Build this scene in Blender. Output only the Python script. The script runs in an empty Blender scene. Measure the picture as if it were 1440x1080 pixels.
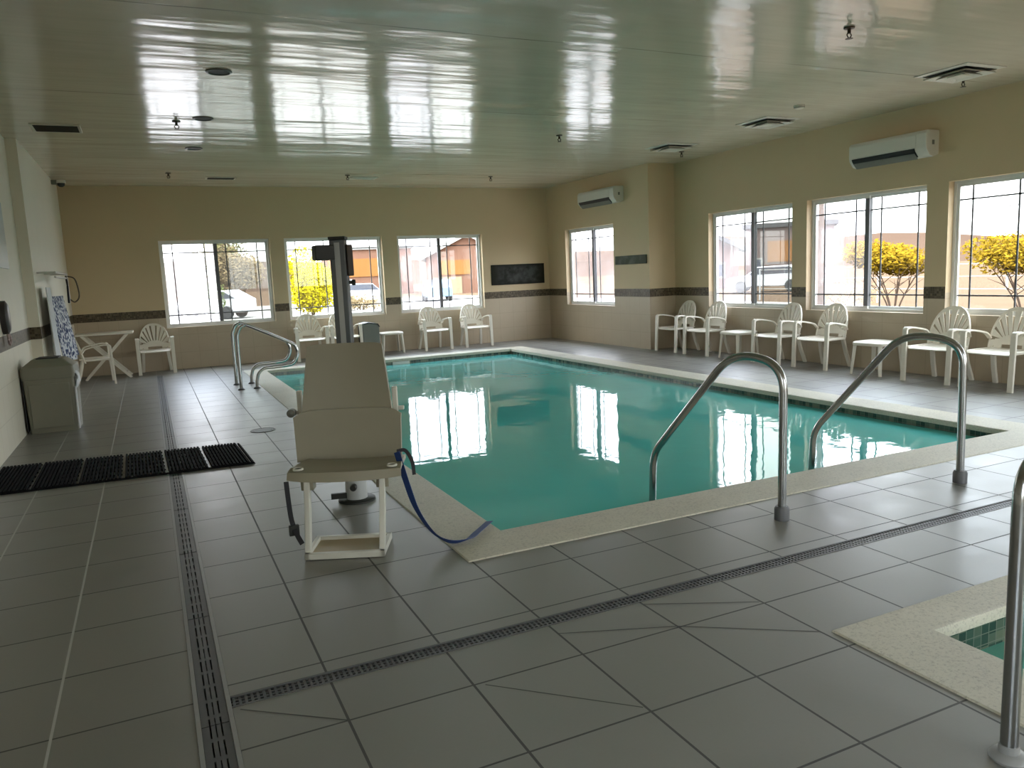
import bpy, math, random
from mathutils import Vector, Matrix
random.seed(7)
C = bpy.context.scene.collection
SC = bpy.context.scene
PI = math.pi

# ------------------------------------------------------------------ camera, sky, sun, exposure
cam_d = bpy.data.cameras.new('camera')
cam = bpy.data.objects.new('camera', cam_d); C.objects.link(cam)
cam_d.sensor_width = 36.0
cam_d.lens = 1089.57 / 1440 * 36.0
cam_d.clip_end = 2000
r_ = Vector((0.9042826741, -0.4246846030, -0.0437702332))
u_ = Vector((0.0998213981, 0.1106355257, 0.9888354104))
f_ = Vector((0.4151006309, 0.8985559351, -0.1424383999))
cam.matrix_world = Matrix(((r_.x, u_.x, -f_.x, 0), (r_.y, u_.y, -f_.y, 0), (r_.z, u_.z, -f_.z, 1.55), (0, 0, 0, 1)))
SC.camera = cam

SC.view_settings.view_transform = 'Standard'
SC.view_settings.look = 'None'
SC.view_settings.gamma = 1
SC.view_settings.use_curve_mapping = False
SC.view_settings.exposure = 3.5

SC.cycles.max_bounces = 12
SC.cycles.diffuse_bounces = 6
SC.cycles.glossy_bounces = 5
SC.cycles.transparent_max_bounces = 24
SC.cycles.caustics_reflective = False
SC.cycles.caustics_refractive = False
SC.cycles.sample_clamp_indirect = 6.0
SC.cycles.use_denoising = True

class NT:
    """small helper for node trees"""
    def __init__(s, tree):
        s.t = tree; tree.nodes.clear()
    def n(s, kind, **kw):
        nd = s.t.nodes.new(kind)
        for k, v in kw.items(): setattr(nd, k, v)
        return nd
    def l(s, a, b): s.t.links.new(a, b)
    def put(s, sock, v):
        if isinstance(v, (int, float)): sock.default_value = v
        elif isinstance(v, (tuple, list)):
            sock.default_value = tuple(v) if len(v) != 3 or sock.type == 'VECTOR' else (v[0], v[1], v[2], 1)
        else: s.l(v, sock)
    def m(s, op, a, b=0.0, c=None, clamp=False):
        nd = s.n('ShaderNodeMath', operation=op); nd.use_clamp = clamp
        s.put(nd.inputs[0], a); s.put(nd.inputs[1], b)
        if c is not None: s.put(nd.inputs[2], c)
        return nd.outputs[0]
    def mix(s, f, a, b):
        nd = s.n('ShaderNodeMix', data_type='RGBA')
        s.put(nd.inputs[0], f); s.put(nd.inputs[6], a); s.put(nd.inputs[7], b)
        return nd.outputs[2]
    def noise(s, vec, scale, detail=3, rough=.5):
        nd = s.n('ShaderNodeTexNoise'); nd.inputs['Scale'].default_value = scale
        nd.inputs['Detail'].default_value = detail; nd.inputs['Roughness'].default_value = rough
        if vec is not None: s.l(vec, nd.inputs['Vector'])
        return nd.outputs[0]
    def scale(s, vec, k):
        nd = s.n('ShaderNodeVectorMath', operation='MULTIPLY'); s.l(vec, nd.inputs[0]); nd.inputs[1].default_value = k
        return nd.outputs[0]
    def ramp(s, f, stops):
        nd = s.n('ShaderNodeValToRGB'); s.l(f, nd.inputs[0])
        e = nd.color_ramp.elements
        while len(e) < len(stops): e.new(.5)
        for i, (p, c) in enumerate(stops):
            e[i].position = p; e[i].color = (c[0], c[1], c[2], 1)
        return nd.outputs[0]

W = bpy.data.worlds.new('sky'); SC.world = W; W.use_nodes = True
t = NT(W.node_tree)
tc = t.n('ShaderNodeTexCoord'); sep = t.n('ShaderNodeSeparateXYZ'); t.l(tc.outputs['Generated'], sep.inputs[0])
grad = t.ramp(sep.outputs[2], [(0.0, (.95, .95, .95)), (.12, (.88, .93, 1.0)), (.5, (.72, .83, 1.0))])
cl = t.noise(t.scale(tc.outputs['Generated'], (1.5, 1.5, 4.0)), 2.0, 5, .55)
clm = t.ramp(cl, [(.42, (0, 0, 0)), (.62, (1, 1, 1))])
skyc = t.mix(clm, grad, (1.0, .98, .96))
up = t.m('MAXIMUM', sep.outputs[2], 0.0)
bg = t.n('ShaderNodeBackground'); t.l(skyc, bg.inputs[0])
t.l(t.m('MULTIPLY', t.m('MULTIPLY_ADD', up, 2.0, 1.0), .72), bg.inputs[1])
wo = t.n('ShaderNodeOutputWorld'); t.l(bg.outputs[0], wo.inputs[0])

sun_d = bpy.data.lights.new('sun', 'SUN'); sun_d.energy = 1.3; sun_d.angle = .02; sun_d.color = (1, .94, .85)
sun = bpy.data.objects.new('sun', sun_d); C.objects.link(sun)
sun.rotation_euler = Vector((.15, .0, -1.0)).to_track_quat('-Z', 'Y').to_euler()

# ------------------------------------------------------------------ dimensions
ZC = 3.41                       # ceiling
XL, XL2, YL = -1.36, -1.24, 11.27   # left wall, its thicker far stretch, where it steps
YB = 16.04                      # back wall
XB, YC = 8.48, 12.06            # wall bump in the far right corner
XR = 9.06                       # right wall
YF = -3.5                       # wall behind the camera
BZ0, BZ1 = 0.985, 1.135         # mosaic band
WZ0, WZ1 = 0.79, 2.42           # window sill and head
WT = .2
FILL_WIN_FRONT = [(3.3, 5.6), (6.0, 8.3)]   # tall glazing behind the camera, added for fill light
FZ0, FZ1 = .12, 3.0
FILL_WIN_LEFT = [(-2.9, -.3)]        # unseen left wall glazing, added to light the room
LZ0, LZ1 = .5, 2.75
WIN_BACK = [(.29, 2.29), (2.57, 4.56), (4.89, 6.83)]
WIN_BUMP = (13.27, 15.22)
WIN_RIGHT = [(9.12, 11.09), (6.85, 8.83), (4.57, 6.55), (2.29, 4.27), (.01, 1.99)]  # last two continue the row out of view, added for fill light
PX0, PX1, PY0, PY1 = 1.81, 6.64, 4.17, 14.35          # pool water
CX0, CX1, CY0, CY1 = 1.44, 7.02, 3.78, 14.68          # coping outside
WATER = -.10
SX0, SX1, SY0, SY1 = 2.83, 4.7, -.9, 2.03             # spa water
SC0, SC1, SD0, SD1 = 2.46, 5.08, -1.28, 2.24          # spa coping outside

# window daylight portals guide sampling towards the openings
def portal(name, loc, rot, sx, sy):
    d = bpy.data.lights.new(name, 'AREA'); d.shape = 'RECTANGLE'; d.size = sx; d.size_y = sy
    d.cycles.is_portal = True
    o = bpy.data.objects.new(name, d); C.objects.link(o); o.location = loc; o.rotation_euler = rot
hz = (WZ0 + WZ1) / 2; hh = WZ1 - WZ0
for a, b in WIN_BACK: portal('daylight_portal', ((a + b) / 2, YB + .02, hz), (-PI / 2, 0, 0), b - a, hh)
portal('daylight_portal', (XB + .02, sum(WIN_BUMP) / 2, hz), (0, PI / 2, 0), hh, WIN_BUMP[1] - WIN_BUMP[0])
for a, b in WIN_RIGHT: portal('daylight_portal', (XR + .02, (a + b) / 2, hz), (0, PI / 2, 0), hh, b - a)

for a, b in FILL_WIN_LEFT: portal('daylight_portal', (XL - .02, (a + b) / 2, (LZ0 + LZ1) / 2), (0, -PI / 2, 0), LZ1 - LZ0, b - a)
for a, b in FILL_WIN_FRONT: portal('daylight_portal', ((a + b) / 2, YF - .02, (FZ0 + FZ1) / 2), (PI / 2, 0, 0), b - a, FZ1 - FZ0)

# ------------------------------------------------------------------ materials
MATS = {}
def new_mat(name):
    m = bpy.data.materials.new(name); m.use_nodes = True; MATS[name] = m
    return m, NT(m.node_tree)
def schlick(t, f0, normal=None):
    """reflectance of a thin sheet, the same from both sides"""
    g = t.n('ShaderNodeNewGeometry'); d = t.n('ShaderNodeVectorMath', operation='DOT_PRODUCT')
    t.l(g.outputs['Incoming'], d.inputs[0]); t.l(normal if normal is not None else g.outputs['Normal'], d.inputs[1])
    c = t.m('SUBTRACT', 1.0, t.m('MINIMUM', t.m('ABSOLUTE', d.outputs['Value']), 1.0))
    return t.m('MULTIPLY_ADD', t.m('POWER', c, 5.0), 1 - f0, f0)
def finish(t, bsdf):
    o = t.n('ShaderNodeOutputMaterial'); t.l(bsdf, o.inputs[0])
def principled(t, color, rough=.5, metal=0.0, spec=.5, normal=None):
    b = t.n('ShaderNodeBsdfPrincipled')
    t.put(b.inputs['Base Color'], color); t.put(b.inputs['Roughness'], rough); t.put(b.inputs['Metallic'], metal)
    b.inputs['Specular IOR Level'].default_value = spec
    if normal is not None: t.l(normal, b.inputs['Normal'])
    return b.outputs[0]
def bump(t, h, strength, dist=.01, normal=None):
    b = t.n('ShaderNodeBump'); b.inputs['Strength'].default_value = strength; b.inputs['Distance'].default_value = dist
    t.l(h, b.inputs['Height'])
    if normal is not None: t.l(normal, b.inputs['Normal'])
    return b.outputs[0]
def plain(name, color, rough=.5, metal=0.0, spec=.5, var=.06, nscale=12.0):
    """even colour with slight procedural mottling"""
    m, t = new_mat(name)
    g = t.n('ShaderNodeTexCoord')
    n = t.noise(g.outputs['Object'], nscale, 3)
    k = t.m('MULTIPLY_ADD', n, 2 * var, 1 - var)
    mul = t.n('ShaderNodeVectorMath', operation='SCALE'); mul.inputs[0].default_value = color; t.l(k, mul.inputs['Scale'])
    finish(t, principled(t, mul.outputs[0], rough, metal, spec))
    return m
def world_pos(t):
    g = t.n('ShaderNodeNewGeometry'); s = t.n('ShaderNodeSeparateXYZ'); t.l(g.outputs['Position'], s.inputs[0])
    return g.outputs['Position'], s.outputs[0], s.outputs[1], s.outputs[2]
def line_mask(t, v, period, offset, width):
    """1 on the lines v = offset + k*period"""
    a = t.m('DIVIDE', t.m('SUBTRACT', v, offset), period)
    d = t.m('MULTIPLY', t.m('ABSOLUTE', t.m('SUBTRACT', t.m('FRACT', t.m('ADD', a, .5)), .5)), period)
    return t.m('LESS_THAN', d, width / 2)

# floor tile
m, t = new_mat('floor_tile')
P, x, y, z = world_pos(t)
left = t.m('LESS_THAN', x, .08)
yo = t.m('MULTIPLY_ADD', left, -.075, 3.065)
mx = line_mask(t, x, .48, .02, .010)
my = line_mask(t, t.m('SUBTRACT', y, yo), .475, 0.0, .009)
ix = t.m('FLOOR', t.m('DIVIDE', t.m('SUBTRACT', x, .02), .48)); iy = t.m('FLOOR', t.m('DIVIDE', t.m('SUBTRACT', y, yo), .475))
cmb = t.n('ShaderNodeCombineXYZ'); t.l(ix, cmb.inputs[0]); t.l(iy, cmb.inputs[1])
wn = t.n('ShaderNodeTexWhiteNoise'); t.l(cmb.outputs[0], wn.inputs['Vector'])
cloud = t.noise(P, 3.0, 6, .6)
fine = t.noise(P, 60.0, 3, .6)
val = t.m('ADD', t.m('MULTIPLY_ADD', wn.outputs[0], .08, .82), t.m('ADD', t.m('MULTIPLY', cloud, .22), t.m('MULTIPLY', fine, .06)))
col = t.n('ShaderNodeVectorMath', operation='SCALE'); col.inputs[0].default_value = (.20, .195, .175); t.l(val, col.inputs['Scale'])
lg = t.m('MULTIPLY', mx, left)
c1 = t.mix(t.m('MAXIMUM', mx, my), col.outputs[0], (.045, .044, .041))
c2 = t.mix(lg, c1, (.42, .42, .40))
rough = t.m('ADD', t.m('MULTIPLY_ADD', cloud, .22, .27), t.m('MULTIPLY', t.m('MAXIMUM', mx, my), .3))
nm = bump(t, t.m('ADD', t.m('MULTIPLY', t.m('MAXIMUM', mx, my), -1.0), t.m('MULTIPLY', fine, .12)), .35, .004)
finish(t, principled(t, c2, rough, 0, .85, nm))

# walls: tile wainscot, painted above
def wall_mat(name, paint, tile, upper_tile=False):
    m, t = new_mat(name)
    P, x, y, z = world_pos(t)
    s = t.m('ADD', x, y)
    grid = t.m('MAXIMUM', line_mask(t, s, .335, .11, .006), line_mask(t, z, .335, -.02, .006))
    n = t.noise(P, 2.2, 5, .6); f = t.noise(P, 90, 2)
    k = t.m('MULTIPLY_ADD', n, .18, .91)
    tl = t.n('ShaderNodeVectorMath', operation='SCALE'); tl.inputs[0].default_value = tile; t.l(k, tl.inputs['Scale'])
    pc = t.n('ShaderNodeVectorMath', operation='SCALE'); pc.inputs[0].default_value = paint
    t.l(t.m('MULTIPLY_ADD', n, .08, .96), pc.inputs['Scale'])
    low = t.m('LESS_THAN', z, (BZ0 + BZ1) / 2)
    tile_c = t.mix(t.m('MULTIPLY', grid, .45), tl.outputs[0], (tile[0] * .62, tile[1] * .6, tile[2] * .55))
    c = t.mix(low, pc.outputs[0], tile_c)
    r = t.m('MULTIPLY_ADD', low, -.20, .62)
    h = t.m('ADD', t.m('MULTIPLY', f, t.m('SUBTRACT', 1.0, low)), t.m('MULTIPLY', t.m('MULTIPLY', grid, low), -1.0))
    finish(t, principled(t, c, r, 0, .4, bump(t, h, .25, .003)))
wall_mat('wall_beige', (.60, .47, .295), (.47, .385, .275))
wall_mat('wall_pale', (.78, .74, .63), (.76, .71, .59))  # paler than wall_beige; window light on the left wall is in the colour

# mosaic band
m, t = new_mat('mosaic')
P, x, y, z = world_pos(t)
s = t.m('ADD', x, y)
g = t.m('MAXIMUM', line_mask(t, s, .03, 0, .004), line_mask(t, z, .03, .0, .004))
cmb = t.n('ShaderNodeCombineXYZ'); t.l(t.m('FLOOR', t.m('DIVIDE', s, .03)), cmb.inputs[0]); t.l(t.m('FLOOR', t.m('DIVIDE', z, .03)), cmb.inputs[1])
wn = t.n('ShaderNodeTexWhiteNoise'); t.l(cmb.outputs[0], wn.inputs['Vector'])
c = t.ramp(wn.outputs[0], [(0, (.045, .031, .016)), (.5, (.085, .06, .032)), (1, (.15, .115, .07))])
finish(t, principled(t, t.mix(g, c, (.11, .09, .06)), .45, 0, .3))

# ceiling: glossy paint over wavy plasterboard
m, t = new_mat('ceiling_paint')
P, x, y, z = world_pos(t)
n1 = t.noise(t.scale(P, (.40, 1.7, 1)), 1.0, 3, .5)
n2 = t.noise(t.scale(P, (1.5, 1.2, 1)), 1.0, 2, .5)
n3 = t.noise(t.scale(P, (1.1, 11, 1)), 1.0, 3, .55)
wob = t.m('MULTIPLY_ADD', t.noise(P, .9, 2), .06, y)
seam = line_mask(t, wob, 2.70, .52, .018)
seamk = t.m('MULTIPLY', seam, t.ramp(t.noise(P, .8, 2), [(.42, (0, 0, 0)), (.6, (1, 1, 1))]))
h = t.m('ADD', t.m('ADD', t.m('MULTIPLY', n1, 1.25), t.m('MULTIPLY', n2, .38)), t.m('ADD', t.m('MULTIPLY', n3, .06), t.m('MULTIPLY', seamk, -.12)))
c = t.mix(t.m('MULTIPLY', seamk, .7), t.mix(t.noise(P, 1.1, 4), (.62, .54, .43), (.68, .60, .48)), (.10, .10, .085))
b = t.n('ShaderNodeBsdfPrincipled'); t.l(c, b.inputs['Base Color']); b.inputs['Roughness'].default_value = .13
b.inputs['IOR'].default_value = 1.48; b.inputs['Specular IOR Level'].default_value = .5
t.l(bump(t, h, .36, .05), b.inputs['Normal'])
finish(t, b.outputs[0])

# pool water: clear over a tinted, slightly cloudy body
def water_mat(name, tint, milk, cloudy, bumpk=.10):
    m, t = new_mat(name)
    P, x, y, z = world_pos(t)
    h = t.m('ADD', t.noise(t.scale(P, (1.1, 1.1, 1)), 1.0, 3, .5), t.m('MULTIPLY', t.noise(P, 5.0, 2), .18))
    nm = bump(t, h, bumpk, .05)
    tr = t.n('ShaderNodeBsdfTransparent'); tr.inputs[0].default_value = (*tint, 1)
    df = t.n('ShaderNodeBsdfDiffuse'); df.inputs[0].default_value = (*milk, 1)
    mx = t.n('ShaderNodeMixShader'); mx.inputs[0].default_value = cloudy; t.l(tr.outputs[0], mx.inputs[1]); t.l(df.outputs[0], mx.inputs[2])
    gl = t.n('ShaderNodeBsdfGlossy'); gl.inputs['Roughness'].default_value = .02; t.l(nm, gl.inputs['Normal'])
    mx2 = t.n('ShaderNodeMixShader'); t.l(schlick(t, .022, nm), mx2.inputs[0]); t.l(mx.outputs[0], mx2.inputs[1]); t.l(gl.outputs[0], mx2.inputs[2])
    finish(t, mx2.outputs[0])
water_mat('pool_water', (.50, .90, .86), (.14, .70, .66), .70)
water_mat('spa_water', (.60, .92, .85), (.22, .62, .50), .5)

# window glass
def pane_mat(name, tint, haze=0.0):
    m, t = new_mat(name)
    tr = t.n('ShaderNodeBsdfTransparent'); tr.inputs[0].default_value = (*tint, 1)
    out = tr.outputs[0]
    if haze:
        tl = t.n('ShaderNodeBsdfTranslucent'); tl.inputs[0].default_value = (.95, .93, .93, 1)
        nz = t.noise(t.n('ShaderNodeTexCoord').outputs['Object'], 2.5, 4)
        mh = t.n('ShaderNodeMixShader'); t.l(t.m('MULTIPLY', nz, 2 * haze), mh.inputs[0]); t.l(out, mh.inputs[1]); t.l(tl.outputs[0], mh.inputs[2]); out = mh.outputs[0]
    gl = t.n('ShaderNodeBsdfGlossy'); gl.inputs['Roughness'].default_value = .01
    mx = t.n('ShaderNodeMixShader'); t.l(schlick(t, .04), mx.inputs[0]); t.l(out, mx.inputs[1]); t.l(gl.outputs[0], mx.inputs[2])
    finish(t, mx.outputs[0])
pane_mat('glass_clear', (.93, .95, .94))
pane_mat('glass_hazy', (.90, .91, .93), .04)
pane_mat('glass_milky', (.90, .91, .92), .13)
pane_mat('glass_screened', (.58, .60, .58), .006)
pane_mat('car_glass', (.10, .11, .13))

# coping: speckled concrete
m, t = new_mat('coping')
g = t.n('ShaderNodeNewGeometry'); P = g.outputs['Position']
a = t.noise(P, 2.0, 5, .6); b = t.noise(P, 75.0, 3, .75)
sp = t.ramp(b, [(.28, (.62, .62, .62)), (.50, (1, 1, 1))])
c = t.mix(1.0, (0, 0, 0), (.40, .385, .32))
k = t.m('MULTIPLY', t.m('MULTIPLY_ADD', a, .35, .82), sp)
mu = t.n('ShaderNodeVectorMath', operation='SCALE'); mu.inputs[0].default_value = (.56, .53, .43); t.l(k, mu.inputs['Scale'])
finish(t, principled(t, mu.outputs[0], .6, 0, .4, bump(t, b, .3, .004)))

m, t = new_mat('waterline_tile')
P, x, y, z = world_pos(t); s = t.m('ADD', x, y)
g = t.m('MAXIMUM', line_mask(t, s, .05, 0, .004), line_mask(t, z, .05, .01, .004))
cmb = t.n('ShaderNodeCombineXYZ'); t.l(t.m('FLOOR', t.m('DIVIDE', s, .05)), cmb.inputs[0]); t.l(t.m('FLOOR', t.m('DIVIDE', z, .05)), cmb.inputs[1])
wn = t.n('ShaderNodeTexWhiteNoise'); t.l(cmb.outputs[0], wn.inputs['Vector'])
c = t.ramp(wn.outputs[0], [(0, (.02, .045, .035)), (.6, (.05, .09, .07)), (1, (.14, .16, .11))])
finish(t, principled(t, t.mix(g, c, (.16, .17, .14)), .2))

plain('pool_plaster', (.34, .74, .68), .6, nscale=1.5, var=.12)
plain('white_plastic', (.76, .71, .61), .38, spec=.5, var=.04)
plain('white_vinyl', (.72, .72, .70), .35, var=.02)
plain('grey_vinyl', (.09, .10, .105), .4)
plain('muntin_grey', (.12, .12, .13), .4)
plain('ac_white', (.66, .64, .57), .4, var=.02)
plain('dark_slot', (.012, .012, .010), .6)
plain('stainless', (.40, .405, .40), .2, 1.0, var=.05, nscale=30)
plain('anchor_grey', (.10, .10, .105), .45)
plain('drain_grey', (.085, .085, .085), .45, nscale=25, var=.15)
plain('drain_rim', (.26, .26, .25), .4, nscale=25, var=.1)
plain('rubber_black', (.007, .007, .008), .9, spec=.08, nscale=40, var=.2)
plain('seat_shaded', (.30, .275, .20), .42, nscale=6, var=.05)  # whitish seat darkened, its backlit shade put into the base colour
plain('lift_white', (.62, .61, .53), .4)
plain('mast_grey', (.11, .12, .125), .4, .35)
plain('mast_pale', (.42, .43, .42), .4)
plain('box_black', (.016, .017, .013), .5)
plain('handset_brown', (.050, .035, .022), .5)
plain('strap_black', (.012, .012, .015), .7)
plain('strap_blue', (.012, .045, .19), .65, nscale=50, var=.15)
plain('bin_khaki', (.215, .205, .155), .5, nscale=8, var=.06)
plain('bin_dark', (.02, .02, .02), .5)
plain('bag_highlight_white', (.75, .76, .80), .4)  # bin liner, and the painted highlight on the bin edge
plain('towel_white', (.70, .72, .75), .9, nscale=60, var=.1)
plain('rack_white', (.66, .64, .60), .4)
plain('cord_brown', (.10, .075, .05), .6)
plain('board_pale', (.46, .50, .50), .4, nscale=3, var=.08)
plain('sprinkler_bronze', (.05, .035, .018), .4, .5)
plain('vent_dark', (.045, .035, .022), .5)
plain('vent_beige', (.56, .52, .43), .45)
plain('light_trim', (.06, .065, .055), .35)
plain('grey_case', (.15, .155, .13), .5)
plain('phone_dark', (.035, .03, .03), .35)
plain('phone_pink', (.40, .30, .28), .5)
plain('asphalt', (.2, .19, .18), .9, spec=.0, nscale=.6, var=.12)
plain('concrete_pale', (.22, .21, .20), .9, spec=.0, nscale=.5, var=.08)
plain('sand', (.070, .047, .032), .95, spec=.0, nscale=.4, var=.15)
plain('hill_earth', (.046, .030, .022), 1.0, spec=.0, nscale=.02, var=.25)
plain('leaf_yellow', (.26, .22, .004), .7, spec=.0, nscale=2, var=.3)
plain('leaf_gold', (.13, .080, .007), .7, spec=.0, nscale=2, var=.3)
plain('leaf_olive', (.13, .12, .05), .8, spec=.0, nscale=1, var=.3)
plain('leaf_tan', (.15, .11, .06), .8, spec=.0, nscale=1, var=.3)
plain('leaf_green', (.10, .125, .04), .8, spec=.0, nscale=1, var=.3)
plain('bark', (.09, .065, .05), .9, spec=.0, nscale=5, var=.2)
plain('stucco_orange', (.20, .09, .03), .9, spec=.0, nscale=.5, var=.06)
plain('stucco_terracotta', (.14, .075, .052), .9, spec=.0, nscale=.5, var=.08)
plain('stucco_pink', (.13, .095, .085), .9, spec=.0, nscale=.5, var=.06)
plain('stucco_cream', (.20, .17, .11), .9, spec=.0, nscale=.5, var=.05)
plain('trim_white', (.25, .245, .23), .7, spec=.0)
plain('roof_grey', (.06, .058, .058), .8, spec=.0, nscale=2, var=.1)
plain('window_dark', (.05, .055, .07), .15)
plain('car_white', (.42, .42, .44), .25)
plain('car_blue', (.10, .16, .24), .25)
plain('tyre', (.02, .02, .02), .8)
plain('steel_pole', (.30, .30, .31), .5)

# patterned towel: blue-grey flecks on white
m, t = new_mat('towel_pattern')
g = t.n('ShaderNodeTexCoord')
v = t.n('ShaderNodeTexVoronoi'); v.inputs['Scale'].default_value = 22; t.l(g.outputs['Object'], v.inputs['Vector'])
n = t.noise(g.outputs['Object'], 14, 3, .6)
f = t.ramp(t.m('ADD', t.m('MULTIPLY', v.outputs[0], .6), t.m('MULTIPLY', n, .7)), [(.50, (.035, .05, .12)), (.62, (.12, .14, .24)), (.72, (.62, .64, .68))])
finish(t, principled(t, f, .9, 0, .2))

# slate wall plaques with pale blurred marks
def plaque_mat(name, base, mark, sc):
    m, t = new_mat(name)
    g = t.n('ShaderNodeTexCoord'); o = g.outputs['Object']
    s = t.n('ShaderNodeSeparateXYZ'); t.l(o, s.inputs[0])
    r = t.m('MAXIMUM', t.m('ABSOLUTE', t.m('MULTIPLY', t.m('ADD', s.outputs[0], s.outputs[1]), sc)), t.m('ABSOLUTE', t.m('MULTIPLY', s.outputs[2], 2.8)))
    inside = t.ramp(r, [(.35, (1, 1, 1)), (.62, (0, 0, 0))])
    n = t.noise(o, 5, 3, .6)
    f = t.m('MULTIPLY', inside, t.ramp(n, [(.40, (.12, .12, .12)), (.60, (1, 1, 1))]))
    finish(t, principled(t, t.mix(f, base, mark), .6, 0, .15))
plaque_mat('plaque_slate', (.014, .015, .009), (.060, .062, .058), 1.0)
plaque_mat('plaque_grey', (.055, .062, .042), (.115, .125, .10), 1.1)

def mat(n): return MATS[n]

# ------------------------------------------------------------------ mesh helpers
class MB:
    def __init__(s): s.v = []; s.f = []; s.mi = []; s.xf = Matrix(); s.k = 0
    def add(s, vs, fs):
        b = len(s.v)
        s.v += [tuple(s.xf @ Vector(p)) for p in vs]
        s.f += [[b + i for i in f] for f in fs]; s.mi += [s.k] * len(fs)
        return s
    def box(s, x0, x1, y0, y1, z0, z1):
        vs = [(x0, y0, z0), (x1, y0, z0), (x1, y1, z0), (x0, y1, z0), (x0, y0, z1), (x1, y0, z1), (x1, y1, z1), (x0, y1, z1)]
        return s.add(vs, [(3, 2, 1, 0), (4, 5, 6, 7), (0, 1, 5, 4), (1, 2, 6, 5), (2, 3, 7, 6), (3, 0, 4, 7)])
    def cbox(s, c, d): return s.box(c[0] - d[0] / 2, c[0] + d[0] / 2, c[1] - d[1] / 2, c[1] + d[1] / 2, c[2] - d[2] / 2, c[2] + d[2] / 2)
    def loft(s, rings, close=True, caps=True):
        n = len(rings[0]); vs = [p for r in rings for p in r]; fs = []
        for i in range(len(rings) - 1):
            for j in range(n if close else n - 1):
                a = i * n + j; b = i * n + (j + 1) % n
                fs.append((a, b, b + n, a + n))
        if caps and close: fs.append(tuple(range(n - 1, -1, -1))); fs.append(tuple((len(rings) - 1) * n + j for j in range(n)))
        return s.add(vs, fs)
    def sweep(s, path, prof, up=(0, 0, 1), scales=None):
        path = [Vector(p) for p in path]; up = Vector(up); rings = []
        side = None
        for i, p in enumerate(path):
            t = (path[min(i + 1, len(path) - 1)] - path[max(i - 1, 0)]).normalized()
            sd = t.cross(up)
            if sd.length < 1e-3: sd = side or Vector((1, 0, 0))
            sd.normalize()
            if side is not None and sd.dot(side) < 0: sd = -sd
            side = sd; u = sd.cross(t).normalized()
            k = scales[i] if scales else 1.0
            rings.append([tuple(p + sd * (a * k) + u * (b * k)) for a, b in prof])
        return s.loft(rings)
    def tube(s, path, r, n=12, up=(0.013, 0.021, 1), scales=None):
        return s.sweep(path, [(r * math.cos(2 * PI * k / n), r * math.sin(2 * PI * k / n)) for k in range(n)], up, scales)
    def lathe(s, prof, n=24, c=(0, 0, 0)):
        rings = [[(c[0] + r * math.cos(2 * PI * k / n), c[1] + r * math.sin(2 * PI * k / n), c[2] + z) for k in range(n)] for r, z in prof]
        return s.loft(rings)
    def prism(s, poly, ax, a0, a1):
        """2-D polygon extruded along axis ax ('x','y','z')"""
        def P(p, a): return {'x': (a, p[0], p[1]), 'y': (p[0], a, p[1]), 'z': (p[0], p[1], a)}[ax]
        return s.loft([[P(p, a0) for p in poly], [P(p, a1) for p in poly]])
    def sheet(s, grid, th):
        """grid of points given a thickness along its normals (closed)"""
        R, Q = len(grid), len(grid[0]); g = [[Vector(p) for p in r] for r in grid]
        top, bot = [], []
        for i in range(R):
            for j in range(Q):
                du = g[min(i + 1, R - 1)][j] - g[max(i - 1, 0)][j]; dv = g[i][min(j + 1, Q - 1)] - g[i][max(j - 1, 0)]
                n = du.cross(dv); n = n.normalized() if n.length > 1e-9 else Vector((0, 0, 1))
                top.append(tuple(g[i][j] + n * th / 2)); bot.append(tuple(g[i][j] - n * th / 2))
        N = R * Q; fs = []
        id_ = lambda i, j: i * Q + j
        for i in range(R - 1):
            for j in range(Q - 1):
                a, b, c, d = id_(i, j), id_(i, j + 1), id_(i + 1, j + 1), id_(i + 1, j)
                fs.append((d, c, b, a)); fs.append((a + N, b + N, c + N, d + N))
        edge = [(0, j) for j in range(Q)] + [(i, Q - 1) for i in range(1, R)] + [(R - 1, j) for j in range(Q - 2, -1, -1)] + [(i, 0) for i in range(R - 2, 0, -1)]
        for k in range(len(edge)):
            a = id_(*edge[k]); b = id_(*edge[(k + 1) % len(edge)])
            fs.append((a, b, b + N, a + N))
        return s.add(top + bot, fs)
    def build(s, name, mats, parent=None, bevel=0.0, smooth=True, angle=40, recalc=True):
        me = bpy.data.meshes.new(name); me.from_pydata(s.v, [], s.f)
        for m_ in (mats if isinstance(mats, (list, tuple)) else [mats]): me.materials.append(mat(m_))
        for p, k in zip(me.polygons, s.mi): p.material_index = k
        me.validate(); me.update()
        import bmesh
        bm = bmesh.new(); bm.from_mesh(me)
        if recalc: bmesh.ops.recalc_face_normals(bm, faces=bm.faces)
        else: bm.normal_update()
        bm.to_mesh(me); bm.free()
        if smooth:
            me.shade_smooth(); me.set_sharp_from_angle(angle=math.radians(angle))
        o = bpy.data.objects.new(name, me); C.objects.link(o)
        if parent is not None: o.parent = parent
        if bevel:
            b = o.modifiers.new('bevel', 'BEVEL'); b.width = bevel; b.segments = 2; b.limit_method = 'ANGLE'; b.angle_limit = math.radians(35)
        return o
def tag(o, label, cat, group=None):
    o['label'] = label; o['category'] = cat
    if group: o['group'] = group
    return o
def thing(name, label, cat, loc=(0, 0, 0), rz=0.0, group=None):
    o = bpy.data.objects.new(name, None); C.objects.link(o); o.empty_display_size = .1
    o.location = loc; o.rotation_euler = (0, 0, rz)
    return tag(o, label, cat, group)
def structure(o): o['kind'] = 'structure'; return o
def copy_thing(src, loc, rz, label, group=None):
    r = src.copy(); C.objects.link(r); r.location = loc; r.rotation_euler = (0, 0, rz); r['label'] = label
    if group: r['group'] = group
    for ch in list(src.children):
        c = ch.copy(); C.objects.link(c); c.parent = r
        for g in list(ch.children):
            d = g.copy(); C.objects.link(d); d.parent = c
    return r
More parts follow.
